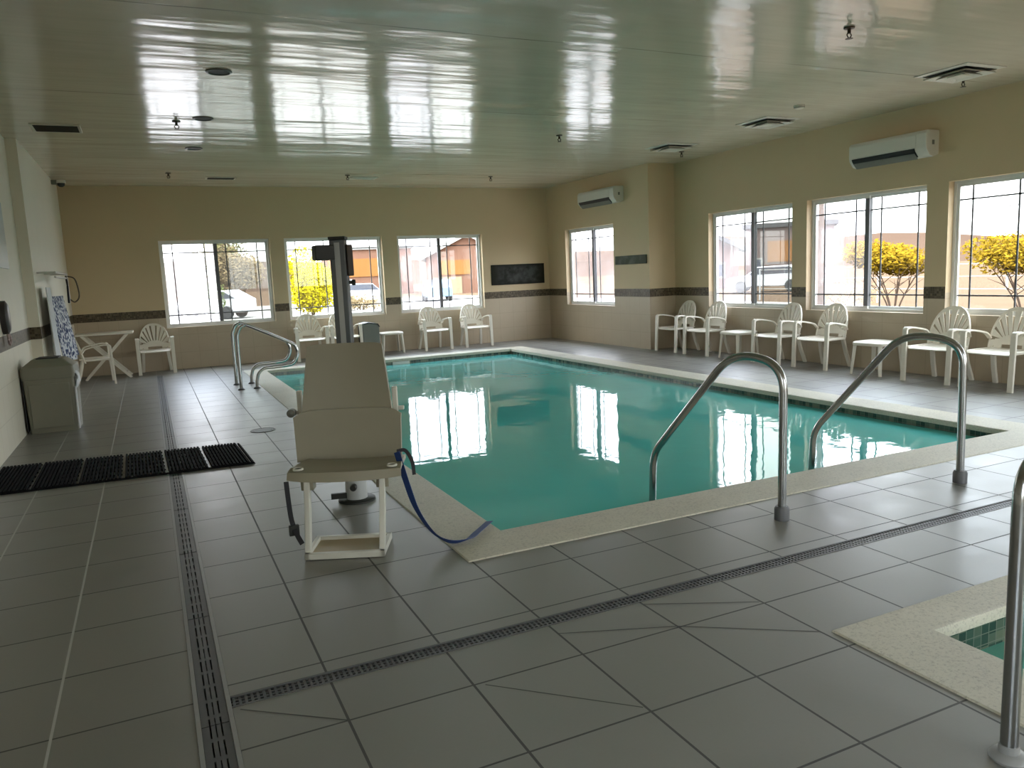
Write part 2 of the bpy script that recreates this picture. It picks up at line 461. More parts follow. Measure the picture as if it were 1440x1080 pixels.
def smooth_path(pts, k=6):
    """Catmull-Rom through the points"""
    p = [Vector(q) for q in pts]; p = [p[0] * 2 - p[1]] + p + [p[-1] * 2 - p[-2]]; out = []
    for i in range(1, len(p) - 2):
        for j in range(k):
            t = j / k
            out.append(.5 * ((2 * p[i]) + (p[i + 1] - p[i - 1]) * t + (2 * p[i - 1] - 5 * p[i] + 4 * p[i + 1] - p[i + 2]) * t * t + (3 * p[i] - p[i - 1] - 3 * p[i + 1] + p[i + 2]) * t ** 3))
    out.append(p[-2]); return out
def rounded(pts, rad, k=6):
    """polyline with corners rounded by radius-like distance"""
    p = [Vector(q) for q in pts]; out = [p[0]]
    for i in range(1, len(p) - 1):
        r = rad[i - 1] if isinstance(rad, (list, tuple)) else rad
        a = (p[i - 1] - p[i]); b = (p[i + 1] - p[i]); r = min(r, a.length * .49, b.length * .49)
        A = p[i] + a.normalized() * r; B = p[i] + b.normalized() * r
        for j in range(k + 1):
            t = j / k; out.append(A * (1 - t) ** 2 + p[i] * 2 * t * (1 - t) + B * t * t)
    out.append(p[-1]); return out

# ------------------------------------------------------------------ room shell
def grid_top(mb, xs, ys, holes, z):
    for i in range(len(xs) - 1):
        for j in range(len(ys) - 1):
            cx, cy = (xs[i] + xs[i + 1]) / 2, (ys[j] + ys[j + 1]) / 2
            if any(a < cx < b and c < cy < d for a, b, c, d in holes): continue
            mb.add([(xs[i], ys[j], z), (xs[i + 1], ys[j], z), (xs[i + 1], ys[j + 1], z), (xs[i], ys[j + 1], z)], [(0, 1, 2, 3)])
DX0, DX1 = .005, .135           # long trench drain
EY0, EY1 = 2.885, 2.975         # cross trench drain
DYE = 15.1
EXE = 9.0
holes = [(CX0, CX1, CY0, CY1), (SC0, SC1, SD0, SD1), (DX0, DX1, YF + .3, DYE), (DX1, EXE, EY0, EY1)]
mb = MB()
grid_top(mb, [XL - .2, DX0, DX1, CX0, SC0, SC1, CX1, EXE, XR + .2], [YF - .2, YF + .3, SD0, SD1, EY0, EY1, CY0, CY1, DYE, YB + .2], holes, 0)
fl = structure(mb.build('floor', 'floor_tile', smooth=False, recalc=False))
md = fl.modifiers.new('solid', 'SOLIDIFY'); md.thickness = .12; md.offset = -1

def wall_u(name, m_, along, c0, c1, u0, u1, openings, WZ0=WZ0, WZ1=WZ1):
    """wall slab between planes c0,c1, running u0..u1, with window openings"""
    mb = MB()
    def b(a0, a1, z0, z1):
        if a1 - a0 < 1e-4: return
        if along == 'x': mb.box(a0, a1, c0, c1, z0, z1)
        else: mb.box(c0, c1, a0, a1, z0, z1)
    ops = sorted(openings); u = u0
    for a, bb in ops:
        b(u, a, 0, ZC); b(a, bb, 0, WZ0); b(a, bb, WZ1, ZC); u = bb
    b(u, u1, 0, ZC)
    return structure(mb.build(name, m_, smooth=False))
wall_u('wall_back', 'wall_beige', 'x', YB, YB + WT, XL2 - .3, XB + WT, WIN_BACK)
wall_u('wall_corner', 'wall_beige', 'y', XB, XB + WT, YC + .15, YB, [WIN_BUMP])
mb = MB(); mb.box(XB, XR + WT, YC, YC + .15, 0, ZC); structure(mb.build('wall_return', 'wall_beige', smooth=False))
wall_u('wall_right', 'wall_beige', 'y', XR, XR + WT, YF - .2, YC, WIN_RIGHT)
wall_u('wall_left', 'wall_pale', 'y', XL - .2, XL, YF - .2, YL, FILL_WIN_LEFT, LZ0, LZ1)
mb = MB(); mb.box(XL - .2, XL2, YL, YB, 0, ZC); structure(mb.build('wall_left_far', 'wall_pale', smooth=False))
wall_u('wall_front', 'wall_pale', 'x', YF - .2, YF, XL, XR, FILL_WIN_FRONT, FZ0, FZ1)
mb = MB(); mb.box(XL - .3, XR + .3, YF - .3, YB + .3, ZC, ZC + .2); structure(mb.build('ceiling', 'ceiling_paint', smooth=False))

# mosaic band, broken by the windows
bn = [0]
def band(along, c0, c1, u0, u1, ops):
    segs = []; u = u0
    for a, b in sorted(ops): segs.append((u, a)); u = b
    segs.append((u, u1))
    for a, b in segs:
        if b - a < .01: continue
        bn[0] += 1; mb = MB()
        if along == 'x': mb.box(a, b, c0, c1, BZ0, BZ1)
        else: mb.box(c0, c1, a, b, BZ0, BZ1)
        structure(mb.build('trim_%d' % bn[0], 'mosaic', smooth=False))
e = .004
band('x', YB - e, YB, XL2, XB - e, WIN_BACK)
band('y', XB - e, XB, YC - e, YB, [WIN_BUMP])
band('x', YC - e, YC, XB, XR, [])
band('y', XR - e, XR, YF, YC - e, WIN_RIGHT)
band('y', XL, XL + e, YF, YL, FILL_WIN_LEFT)
band('x', YL - e, YL, XL + e, XL2 + e, [])
band('y', XL2, XL2 + e, YL, YB - e, [])

# ------------------------------------------------------------------ windows (two-sash sliders with border muntins)
def window(n, fn, w, left_mat, right_mat, WZ0=WZ0, WZ1=WZ1):
    """fn(u, d, z): u along the wall from inside left to right, d depth outward"""
    root = bpy.data.objects.new('window_%d' % n, None); C.objects.link(root); structure(root)
    root.location = fn(w / 2, .1, WZ0)
    loc = Vector(root.location)
    def B(mb, u0, u1, d0, d1, z0, z1):
        a = Vector(fn(u0, d0, z0)) - loc; b = Vector(fn(u1, d1, z1)) - loc
        mb.box(min(a.x, b.x), max(a.x, b.x), min(a.y, b.y), max(a.y, b.y), min(a.z, b.z), max(a.z, b.z))
    def ring(mb, u0, u1, z0, z1, t, d0, d1):
        B(mb, u0, u1, d0, d1, z0, z0 + t); B(mb, u0, u1, d0, d1, z1 - t, z1)
        B(mb, u0, u0 + t, d0, d1, z0 + t, z1 - t); B(mb, u1 - t, u1, d0, d1, z0 + t, z1 - t)
    mb = MB(); ring(mb, 0, w, WZ0, WZ1, .035, .10, .19); mb.build('window_frame', 'white_vinyl', root, smooth=False)
    c = w / 2
    for k, (u0, u1, d, pm) in enumerate(((.035, c + .03, .115, left_mat), (c - .03, w - .035, .15, right_mat))):
        z0, z1 = WZ0 + .035, WZ1 - .035
        mb = MB(); B(mb, u0, u1, d, d + .03, z0, z0 + .035); B(mb, u0, u1, d, d + .03, z1 - .035, z1)
        if k == 0: B(mb, u0, u0 + .035, d, d + .03, z0 + .035, z1 - .035)
        else: B(mb, u1 - .035, u1, d, d + .03, z0 + .035, z1 - .035)
        sash = mb.build('sash', 'white_vinyl', root, smooth=False)
        mb = MB()
        if k == 0: B(mb, u1 - .07, u1, d, d + .03, z0 + .035, z1 - .035)
        else: B(mb, u0, u0 + .06, d, d + .03, z0 + .035, z1 - .035)
        st = mb.build('meeting_stile', 'grey_vinyl' if k else 'muntin_grey', root, smooth=False)
        a0, a1 = (u0 + .035, u1 - .07) if k == 0 else (u0 + .06, u1 - .035)
        mb = MB(); g = .020; off = .16
        for zz in (z0 + .035 + off, z1 - .035 - off): B(mb, a0, a1, d + .010, d + .020, zz - g / 2, zz + g / 2)
        for uu in (a0 + off, a1 - off): B(mb, uu - g / 2, uu + g / 2, d + .010, d + .020, z0 + .035, z1 - .035)
        mb.build('muntin_grid', 'muntin_grey', root, smooth=False)
        mb = MB(); B(mb, a0, a1, d + .013, d + .017, z0 + .035, z1 - .035)
        mb.build('pane', pm, root, smooth=False)
    return root
def fb(a): return lambda u, d, z: (a + u, YB + d, z)
def fr(b, X): return lambda u, d, z: (X + d, b - u, z)
G, H, S, K = 'glass_clear', 'glass_hazy', 'glass_screened', 'glass_milky'
wn_ = 0
for (a, b), l_, rr in zip(WIN_BACK, (K, G, H), (S, G, G)):
    wn_ += 1; window(wn_, fb(a), b - a, l_, rr)
wn_ += 1; window(wn_, fr(WIN_BUMP[1], XB), WIN_BUMP[1] - WIN_BUMP[0], H, H)
for (a, b), l_, rr in zip(WIN_RIGHT, (H, H, G, G, G), (S, G, G, G, G)):
    wn_ += 1; window(wn_, fr(b, XR), b - a, l_, rr)

def fl_(a): return lambda u, d, z: (XL - d, a + u, z)
for a, b in FILL_WIN_LEFT:
    wn_ += 1; window(wn_, fl_(a), b - a, G, G, LZ0, LZ1)  # added fill-light window, never in view
def ff(b): return lambda u, d, z: (b - u, YF - d, z)
for a, b in FILL_WIN_FRONT:
    wn_ += 1; window(wn_, ff(b), b - a, G, G, FZ0, FZ1)  # added fill-light windows behind the camera

# ------------------------------------------------------------------ pool
def pool(root, x0, x1, y0, y1, cx0, cx1, cy0, cy1, depth, water, wmat, tile_d):
    # coping ring with a rounded nose over the water
    mb = MB(); top = .007; no = .03
    o = [(cx0, cy0), (cx1, cy0), (cx1, cy1), (cx0, cy1)]; i = [(x0, y0), (x1, y0), (x1, y1), (x0, y1)]
    rings = []
    for (dx, z) in ((0, -.06), (0, top - .006), (.006, top)):
        rings.append([(px + (dx if k in (0, 3) else -dx), py + (dx if k in (0, 1) else -dx), z) for k, (px, py) in enumerate(o)])
    for (dx, z) in ((-.02, top), (-.006, top - .005), (0, top - .018), (0, -.045), (-.03, -.05)):
        rings.append([(px + (dx if k in (0, 3) else -dx), py + (dx if k in (0, 1) else -dx), z) for k, (px, py) in enumerate(i)])
    rings.append(rings[0])
    mb.loft(rings, caps=False)
    mb.build('coping', 'coping', root, smooth=True)
    w = .015
    mb = MB()
    for (a, b, c, d) in ((x0 - w, x0, y0 - w, y1 + w), (x1, x1 + w, y0 - w, y1 + w), (x0, x1, y0 - w, y0), (x0, x1, y1, y1 + w)):
        mb.box(a, b, c, d, -tile_d, -.046)
    mb.build('waterline_tile', 'waterline_tile', root, smooth=False)
    return root
pl = thing('swimming_pool', 'large rectangular indoor pool of teal water with pale stone coping', 'pool', ((PX0 + PX1) / 2, (PY0 + PY1) / 2, 0))
_MB = MB
def build_pool(root, x0, x1, y0, y1, cx0, cx1, cy0, cy1, depth, water, wmat, tile_d, steps):
    global MB
    class Tmp(_MB):
        def __init__(s): _MB.__init__(s); s.xf = Matrix.Translation(-Vector(root.location))
    MB = Tmp
    pool(root, x0, x1, y0, y1, cx0, cx1, cy0, cy1, depth, water, wmat, tile_d)
    mb = MB(); w = .12
    mb.box(x0 - .016 - w, x1 + .016 + w, y0 - .016 - w, y1 + .016 + w, -depth - w, -depth)
    for (a, b, c, d) in ((x0 - .016 - w, x0 - .016, y0 - w, y1 + w), (x1 + .016, x1 + .016 + w, y0 - w, y1 + w), (x0 - .016, x1 + .016, y0 - .016 - w, y0 - .016), (x0 - .016, x1 + .016, y1 + .016, y1 + .016 + w)):
        mb.box(a, b, c, d, -depth, -.07)
    mb.build('basin', 'pool_plaster', root, smooth=False)
    if steps:
        mb = MB()
        for k, (za, yb) in enumerate(((-.32, .35), (-.55, .7), (-.78, 1.05))): mb.box(3.0, 4.7, y0, y0 + yb, -depth, za)
        mb.build('entry_steps', 'pool_plaster', root, smooth=False)
    mb = MB(); nx, ny = 24, 48
    mb.add([(x0 - .01 + (x1 - x0 + .02) * i / nx, y0 - .01 + (y1 - y0 + .02) * j / ny, water) for j in range(ny + 1) for i in range(nx + 1)],
           [(j * (nx + 1) + i, j * (nx + 1) + i + 1, (j + 1) * (nx + 1) + i + 1, (j + 1) * (nx + 1) + i) for j in range(ny) for i in range(nx)])
    mb.build('water', wmat, root, recalc=False)
    MB = _MB
build_pool(pl, PX0, PX1, PY0, PY1, CX0, CX1, CY0, CY1, 1.15, WATER, 'pool_water', .26, True)
sp = thing('hot_tub', 'small sunken hot tub with green water and speckled coping at the right edge', 'hot tub', ((SX0 + SX1) / 2, (SY0 + SY1) / 2, 0))
build_pool(sp, SX0, SX1, SY0, SY1, SC0, SC1, SD0, SD1, .8, -.16, 'spa_water', .3, False)

# skimmer mouth in the far pool wall, filled white as a bright reflection
def wall_fitting(x, label):
    r = thing('skimmer_mouth', label, 'pool skimmer', (x, PY1 - .004, -.075), 0, 'skimmer mouths in the pool wall')
    mb = MB(); mb.box(-.17, .17, -.012, .003, -.05, .025); mb.build('mouth_frame', 'white_vinyl', r, .004)
    mb = MB(); mb.box(-.13, .13, -.016, -.008, -.035, .012); mb.build('mouth_glint', 'white_vinyl', r)  # white fill imitates a bright reflection on the water
wall_fitting(4.30, 'pale skimmer mouth in the far pool wall beyond the lift chair')

# ------------------------------------------------------------------ trench drains
td = thing('trench_drain', 'long grey trench drain running along the left deck to the back wall', 'floor drain', ((DX0 + DX1) / 2, 6, 0), 0, 'trench drains in the deck')
mb = MB(); L = 6
mb.box(-.065, .065, YF + .3 - L, DYE - L, -.06, -.035); mb.build('channel', 'dark_slot', td, smooth=False)
mb = MB()
for s_ in (-1, 1): mb.box(min(s_ * .064, s_ * .048), max(s_ * .064, s_ * .048), YF + .3 - L, DYE - L, -.05, .003)
mb.build('rim', 'drain_rim', td, smooth=False)
mb = MB(); yy = YF + .3
while yy < DYE - .01:
    y2 = min(yy + 1.0, DYE)
    for a, b in ((-.0465, -.022), (-.016, -.002), (.002, .016), (.022, .0465)): mb.box(a, b, yy + .003 - L, y2 - .003 - L, -.02, -.001)
    k = yy + .05
    while k < y2 - .03: mb.box(-.0465, .0465, k - L, k + .025 - L, -.02, -.0015); k += .12
    yy = y2
mb.build('grate', 'drain_grey', td, smooth=False)
tx = thing('trench_drain', 'narrow slotted trench drain crossing the deck in front of the pool', 'floor drain', (4.5, (EY0 + EY1) / 2, 0), 0, 'trench drains in the deck')
mb = MB(); mb.box(DX1 - 4.5, EXE - 4.5, -.045, .045, -.06, -.035); mb.build('channel', 'dark_slot', tx, smooth=False)
mb = MB()
for s_ in (-1, 1): mb.box(DX1 - 4.5, EXE - 4.5, min(s_ * .0445, s_ * .034), max(s_ * .0445, s_ * .034), -.05, .002)
mb.build('rim', 'drain_grey', tx, smooth=False)
mb = MB(); xx = DX1 + .005
while xx < EXE - .01: mb.box(xx - 4.5, xx + .010 - 4.5, -.033, .033, -.02, -.001); xx += .022
for y_ in (-.012, .012): mb.box(DX1 - 4.5, EXE - 4.5, y_ - .004, y_ + .004, -.018, -.0015)
mb.build('grate', 'drain_grey', tx, smooth=False)
dc = thing('drain_cover', 'round grey cover set in the deck left of the lift chair', 'drain cover', (.98, 8.5, 0))
mb = MB(); mb.lathe([(.0, .001), (.13, .001), (.132, .004), (.12, .006), (.118, .004), (.0, .004)], 32); mb.build('cover_plate', 'drain_grey', dc)
for k in range(4):
    a = k * PI / 2; mb = MB(); mb.lathe([(.0, .003), (.009, .003), (.008, .007), (0, .007)], 10, (.09 * math.cos(a), .09 * math.sin(a), 0)); mb.build('screw', 'drain_rim', dc)
# folded fall lines cut diagonally through tiles near the drain (dark joints)
mb = MB()
def joint(x0, y0, x1, y1, w=.006):
    d = Vector((x1 - x0, y1 - y0, 0)).normalized(); n = Vector((-d.y, d.x, 0)) * w / 2
    mb.add([(x0 - n.x, y0 - n.y, .0008), (x1 - n.x, y1 - n.y, .0008), (x1 + n.x, y1 + n.y, .0008), (x0 + n.x, y0 + n.y, .0008)], [(0, 1, 2, 3)])
for q in ((.16, 2.86, .5, 2.59), (1.02, 2.57, 1.45, 2.15), (1.94, 2.60, 2.42, 2.26), (1.46, 2.80, 1.94, 2.60), (1.94, 2.86, 2.41, 2.61)): joint(*q)
plain('joint_dark', (.06, .06, .055), .6)
o = mb.build('trim_joints', 'joint_dark', smooth=False); structure(o)

# ------------------------------------------------------------------ black drainage mat
mt = thing('floor_mat', 'black ribbed drainage mat laid across the left walkway by the bin', 'mat', (-.35, 7.5, 0))
BLc, BRc, TRc, TLc = Vector((-1.33, 7.07, 0)), Vector((.69, 6.95, 0)), Vector((.66, 7.90, 0)), Vector((-1.33, 8.13, 0))
def mq(s_, t_, z): p = (BLc * (1 - s_) + BRc * s_) * (1 - t_) + (TLc * (1 - s_) + TRc * s_) * t_; return (p.x + .35, p.y - 7.5, z)
NP = 6
for k in range(NP):
    mb = MB(); s0, s1 = k / NP + .004, (k + 1) / NP - .006
    NR = 11
    for i in range(NR):
        a = s0 + (s1 - s0) * i / NR; b = a + (s1 - s0) / NR * .74
        mb.loft([[mq(a, t_, 0.004), mq(b, t_, .004), mq(b - .001, t_, .022), mq(a + .001, t_, .022)] for t_ in (0, .5, 1)])
    for t_ in (.02, .18, .34, .5, .66, .82, .98): mb.loft([[mq(s0, t_ - .012, .001), mq(s0, t_ + .012, .001), mq(s0, t_ + .012, .009), mq(s0, t_ - .012, .009)], [mq(s1, t_ - .012, .001), mq(s1, t_ + .012, .001), mq(s1, t_ + .012, .009), mq(s1, t_ - .012, .009)]])
    mb.build('mat_panel', 'rubber_black', mt, smooth=False)
mb = MB(); mb.loft([[mq(0, t_ - .012, .0005), mq(0, t_ + .008, .0005), mq(0, t_ + .004, .016), mq(0, t_ - .004, .016)] if q == 0 else [mq(1, t_ - .012, .0005), mq(1, t_ + .008, .0005), mq(1, t_ + .004, .016), mq(1, t_ - .004, .016)] for t_ in (0.0,) for q in (0, 1)])
mb.loft([[mq(1.0, t_, .0005), mq(1.012, t_, .0005), mq(1.006, t_, .014), mq(1.0, t_, .016)] for t_ in (0, 1)])
mb.build('bevelled_edge', 'rubber_black', mt, smooth=False)

# ------------------------------------------------------------------ stainless rails
def rail_thing(name, label, pts, radii, covers, group=None, r=.025):
    b = Vector(pts[0]); b.z = 0
    root = thing(name, label, 'handrail', b, 0, group)
    mb = MB(); mb.tube([p - b for p in rounded(pts, radii, 8)], r, 16, up=(.31, .2, .05)); mb.build('rail_tube', 'stainless', root)
    for (cx, cy, rr, h) in covers:
        mb = MB(); mb.lathe([(0, .0), (rr, .0), (rr, h * .8), (rr * .8, h), (0, h)], 20, (cx - b.x, cy - b.y, 0)); mb.build('anchor_cover', 'anchor_grey', root)
    return root
rail_thing('pool_handrail', 'bent steel handrail into the pool, nearer the middle of the near edge',
    [(3.342, 3.43, 0), (3.344, 3.424, .95), (3.262, 3.775, 1.0), (3.112, 4.42, .25), (3.104, 4.448, -.45)], [.17, .17, .10],
    [(3.342, 3.43, .045, .085)], 'handrails at the pool entry steps')
rail_thing('pool_handrail', 'bent steel handrail into the pool, by the right hand corner of the near edge',
    [(4.893, 3.38, 0), (4.89, 3.388, .965), (4.765, 3.755, 1.01), (4.562, 4.355, .24), (4.552, 4.385, -.45)], [.17, .17, .10],
    [(4.893, 3.38, .045, .085)], 'handrails at the pool entry steps')
rail_thing('spa_handrail', 'steel handrail post beside the hot tub at the right frame edge',
    [(2.262, 1.37, 0), (2.262, 1.37, .93), (2.50, 1.40, .96), (2.93, 1.45, .4), (2.95, 1.455, -.5)], [.15, .15, .1], [], None)
mb = MB(); mb.lathe([(0, 0), (.052, 0), (.055, .008), (.045, .022), (.03, .026), (.028, .05), (0, .05)], 24)
o = mb.build('escutcheon', 'drain_rim', bpy.data.objects['spa_handrail'])
def grab(y, label):
    prof = [(1.135, 0), (1.14, .80), (1.19, .915), (1.25, .945), (1.32, .94), (1.88, .655), (1.965, .585), (1.99, .48), (1.945, .365), (1.86, .312), (1.60, .298), (1.48, .288), (1.40, .22), (1.365, .10), (1.36, 0)]
    root = thing('ladder_grab_rail', label, 'grab rail', (1.25, y, 0), 0, 'grab rails at the far left of the pool')
    mb = MB(); path = [Vector((prof[0][0] - 1.25, 0, 0)), Vector((prof[1][0] - 1.25, 0, .78))] + smooth_path([(a - 1.25, 0, c) for a, c in prof[1:-1]], 5) + [Vector((.11, 0, 0))]
    path.pop(1)
    mb.tube(path, .024, 14, up=(0, 1, 0)); mb.build('rail_tube', 'stainless', root)
    for x_ in (-.115, .11):
        mb = MB(); mb.lathe([(0, 0), (.05, 0), (.05, .008), (.034, .024), (0, .026)], 20, (x_, 0, 0)); mb.build('escutcheon', 'anchor_grey', root)
grab(12.03, 'looped steel grab rail at the pool edge, nearer of the pair')
grab(12.70, 'looped steel grab rail at the pool edge, farther of the pair')

# ------------------------------------------------------------------ pool lift
lift = thing('pool_lift', 'pool access lift with moulded seat, shade in its colour, on a grey post', 'pool lift', (1.21, 5.33, 0))
LO = Vector((1.21, 5.33, 0))
class LB(MB):
    def __init__(s, m_=None): MB.__init__(s); s.xf = m_ if m_ is not None else Matrix.Translation(-LO)
yaw = math.radians(-24)
SEAT = Matrix.Translation(Vector((.905, 4.30, 0)) - LO) @ Matrix.Rotation(yaw, 4, 'Z')
POST = Matrix.Rotation(math.radians(-24), 4, 'Z')
mb = LB(POST); mb.box(-.052, .052, -.052, .052, .17, 1.82); mast = mb.build('mast', 'mast_grey', lift, .006)
mb = LB(POST); mb.box(-.018, .018, -.057, -.0525, .25, 1.80); mb.build('mast_track', 'mast_pale', mast)
mb = LB(POST); mb.box(-.056, .056, -.056, .056, 1.82, 1.84); mb.build('mast_cap', 'box_black', mast, .003)
mb = LB(POST); mb.lathe([(0, .015), (.075, .015), (.075, .205), (.068, .215), (0, .215)], 24); mb.build('base_collar', 'mast_pale', lift)
mb = LB(POST); mb.lathe([(0, 0), (.13, 0), (.13, .012), (.12, .018), (0, .018)], 28); mb.build('base_plate', 'box_black', lift)
mb = LB(POST); mb.xf = POST @ Matrix.Translation((.0, -.10, .115)) @ Matrix.Rotation(PI / 2, 4, 'X'); mb.lathe([(0, -.03), (.022, -.03), (.024, .012), (.018, .02), (0, .02)], 14); mb.build('clamp_knob', 'box_black', lift)
mb = LB(POST); mb.sweep([(-.06, -.03, .045), (-.17, -.05, .045)], [(-.012, -.02), (.012, -.02), (.012, .02), (-.012, .02)]); mb.build('foot_pedal', 'box_black', lift)
mb = LB(); mb.box(1.035, 1.165, 5.25, 5.37, 1.685, 1.785); mb.build('battery_box', 'box_black', lift, .008)
mb = LB(); mb.box(1.25, 1.292, 5.27, 5.34, 1.575, 1.785); mb.box(1.20, 1.29, 5.29, 5.32, 1.765, 1.785); mb.build('control_handset', 'handset_brown', lift, .006)
mb = LB(); mb.xf = Matrix.Translation(Vector((1.275, 5.33, 1.53)) - LO) @ Matrix.Rotation(PI / 2, 4, 'Y'); mb.lathe([(0, -.03), (.012, -.03), (.012, .01), (.020, .014), (.020, .032), (0, .034)], 12); mb.build('lock_knob', 'box_black', lift)
mb = LB(SEAT); mb.box(-.17, -.10, .40, 1.06, .34, .42); mb.build('lift_arm', 'mast_grey', lift, .006)
# seat pan: shallow dish with a rolled front lip
mb = LB(SEAT); g = []
for i in range(13):
    v_ = i / 12; row = []
    for j in range(17):
        u2 = -1 + 2 * j / 16
        w_ = .325 - .02 * v_
        zz = .470 - .035 * v_ - .012 * math.sin(PI * v_) * (1 - u2 * u2) + .012 * abs(u2) ** 3
        yy2 = .44 * v_ + .035 * u2 * u2 * (1 - v_)
        if i == 0: zz -= .055
        elif i == 1: yy2 = .012 + .035 * u2 * u2; zz = .462
        row.append((u2 * w_, yy2, zz))
    g.append(row)
mb.sheet(g, .022); seat = mb.build('seat', 'seat_shaded', lift)
for s_ in (-1, 1):
    mb = LB(SEAT); mb.lathe([(.014, .474), (.030, .474), (.030, .483), (.026, .486), (.014, .478)], 18, (s_ * .27, .075, .004)); mb.build('hole_rim', 'lift_white', seat)
    mb = LB(SEAT); mb.lathe([(0, .474), (.024, .474), (.024, .4815), (0, .4815)], 16, (s_ * .27, .075, .004)); mb.build('lip_hole', 'box_black', seat)
# backrest: wide lower shell, narrower upper shell set slightly behind
def shell(z0, z1, w0, w1, y0, y1, n=9, curve=.05, ch=.04):
    g = []
    for i in range(n):
        a = i / (n - 1); zz = z0 + (z1 - z0) * a; row = []
        for j in range(15):
            u2 = -1 + 2 * j / 14
            w_ = w0 + (w1 - w0) * a
            zc = zz - (ch * abs(u2) ** 8 if i == n - 1 else ch * .5 * abs(u2) ** 8 if i == n - 2 else 0)
            row.append((u2 * w_, y0 + (y1 - y0) * a - curve * u2 * u2, zc))
        g.append(row)
    return g
mb = LB(SEAT); mb.xf = SEAT @ Matrix.Translation((-.045, 0, 0)); mb.sheet(shell(.436, .755, .325, .335, .475, .50, curve=.03), .022); mb.build('lower_back', 'seat_shaded', lift)
mb = LB(SEAT); mb.xf = SEAT @ Matrix.Translation((-.05, 0, 0)); mb.sheet(shell(.70, 1.155, .286, .235, .520, .60, curve=.03, ch=.012), .022); mb.build('upper_back', 'seat_shaded', lift)
mb = LB(SEAT); mb.box(-.25, .25, .53, .57, .60, .66); mb.box(-.04, .04, .50, .56, .36, .7); mb.build('back_bracket', 'lift_white', lift, .005)
for s_ in (-1, 1):
    mb = LB(SEAT); x_ = s_ * .300 - .055
    mb.box(x_ - .016, x_ + .016, .545, .585, .71, .87); mb.box(min(x_, x_ + s_ * .05) - .004, max(x_, x_ + s_ * .05) + .004, .55, .58, .72, .745)
    arm = mb.build('armrest', 'lift_white', lift, .005)
    mb = LB(SEAT)
    if s_ < 0:
        mb.xf = SEAT @ Matrix.Translation((-.405, .53, .735)) @ Matrix.Rotation(PI / 2, 4, 'X'); mb.lathe([(0, -.05), (.020, -.05), (.026, -.03), (.026, .02), (0, .024)], 14)
        mb.build('arm_end', 'grey_case', arm)
# legs and footrest
for s_ in (-1, 1):
    mb = LB(SEAT); mb.sweep([(s_ * .215, .045, .46), (s_ * .213, .0, .25), (s_ * .208, -.08, .035)], [(-.016, -.022), (.016, -.022), (.016, .022), (-.016, .022)], up=(0, 1, 0))
    mb.build('leg', 'lift_white', lift, .004)
    mb = LB(SEAT); mb.box(s_ * .215 - .036, s_ * .215 + .036, .03, .10, .365, .44); mb.build('leg_bracket', 'seat_shaded', lift, .005)
mb = LB(SEAT); mb.box(-.225, .225, -.115, -.085, .003, .04); mb.box(-.225, -.197, -.115, .19, .003, .04); mb.box(.197, .225, -.115, .19, .003, .04); mb.box(-.225, .225, .17, .20, .003, .04)
ft = mb.build('footrest', 'lift_white', lift, .004)
mb = LB(SEAT); mb.box(-.197, .197, -.085, .17, .006, .020); plain('foot_tan', (.42, .34, .21), .5); mb.build('foot_plate', 'foot_tan', ft)
# straps
rib = [(-.022, -.0015), (.022, -.0015), (.022, .0015), (-.022, .0015)]
mb = LB(); mb.sweep(smooth_path([(1.245, 4.36, .53), (1.275, 4.31, .36), (1.31, 4.25, .20), (1.37, 4.16, .075), (1.44, 4.07, .030), (1.55, 4.07, .022), (1.66, 4.17, .023), (1.79, 4.30, .024)], 6), [(a * 1.05, b) for a, b in rib], up=(.4, .55, .75)); mb.build('seat_strap', 'strap_blue', lift)['label'] = 'blue webbing strap trailing to the pool edge'
mb = LB(); mb.sweep(smooth_path([(1.245, 4.36, .535), (1.30, 4.37, .53), (1.335, 4.36, .46), (1.34, 4.35, .38)], 5), [(a * .5, b) for a, b in rib], up=(0, 1, .2)); mb.build('strap_tail', 'strap_black', lift)
mb = LB(); mb.sweep(smooth_path([(.60, 4.36, .45), (.60, 4.33, .34), (.605, 4.31, .24), (.62, 4.27, .17), (.64, 4.23, .12)], 5), [(a * .6, b) for a, b in rib], up=(0, 1, 0)); bs = mb.build('seat_strap', 'strap_black', lift); bs['label'] = 'black strap hanging under the left of the seat'
mb = LB(); mb.box(.585, .64, 4.285, 4.31, .155, .215); mb.build('buckle', 'box_black', bs, .004)

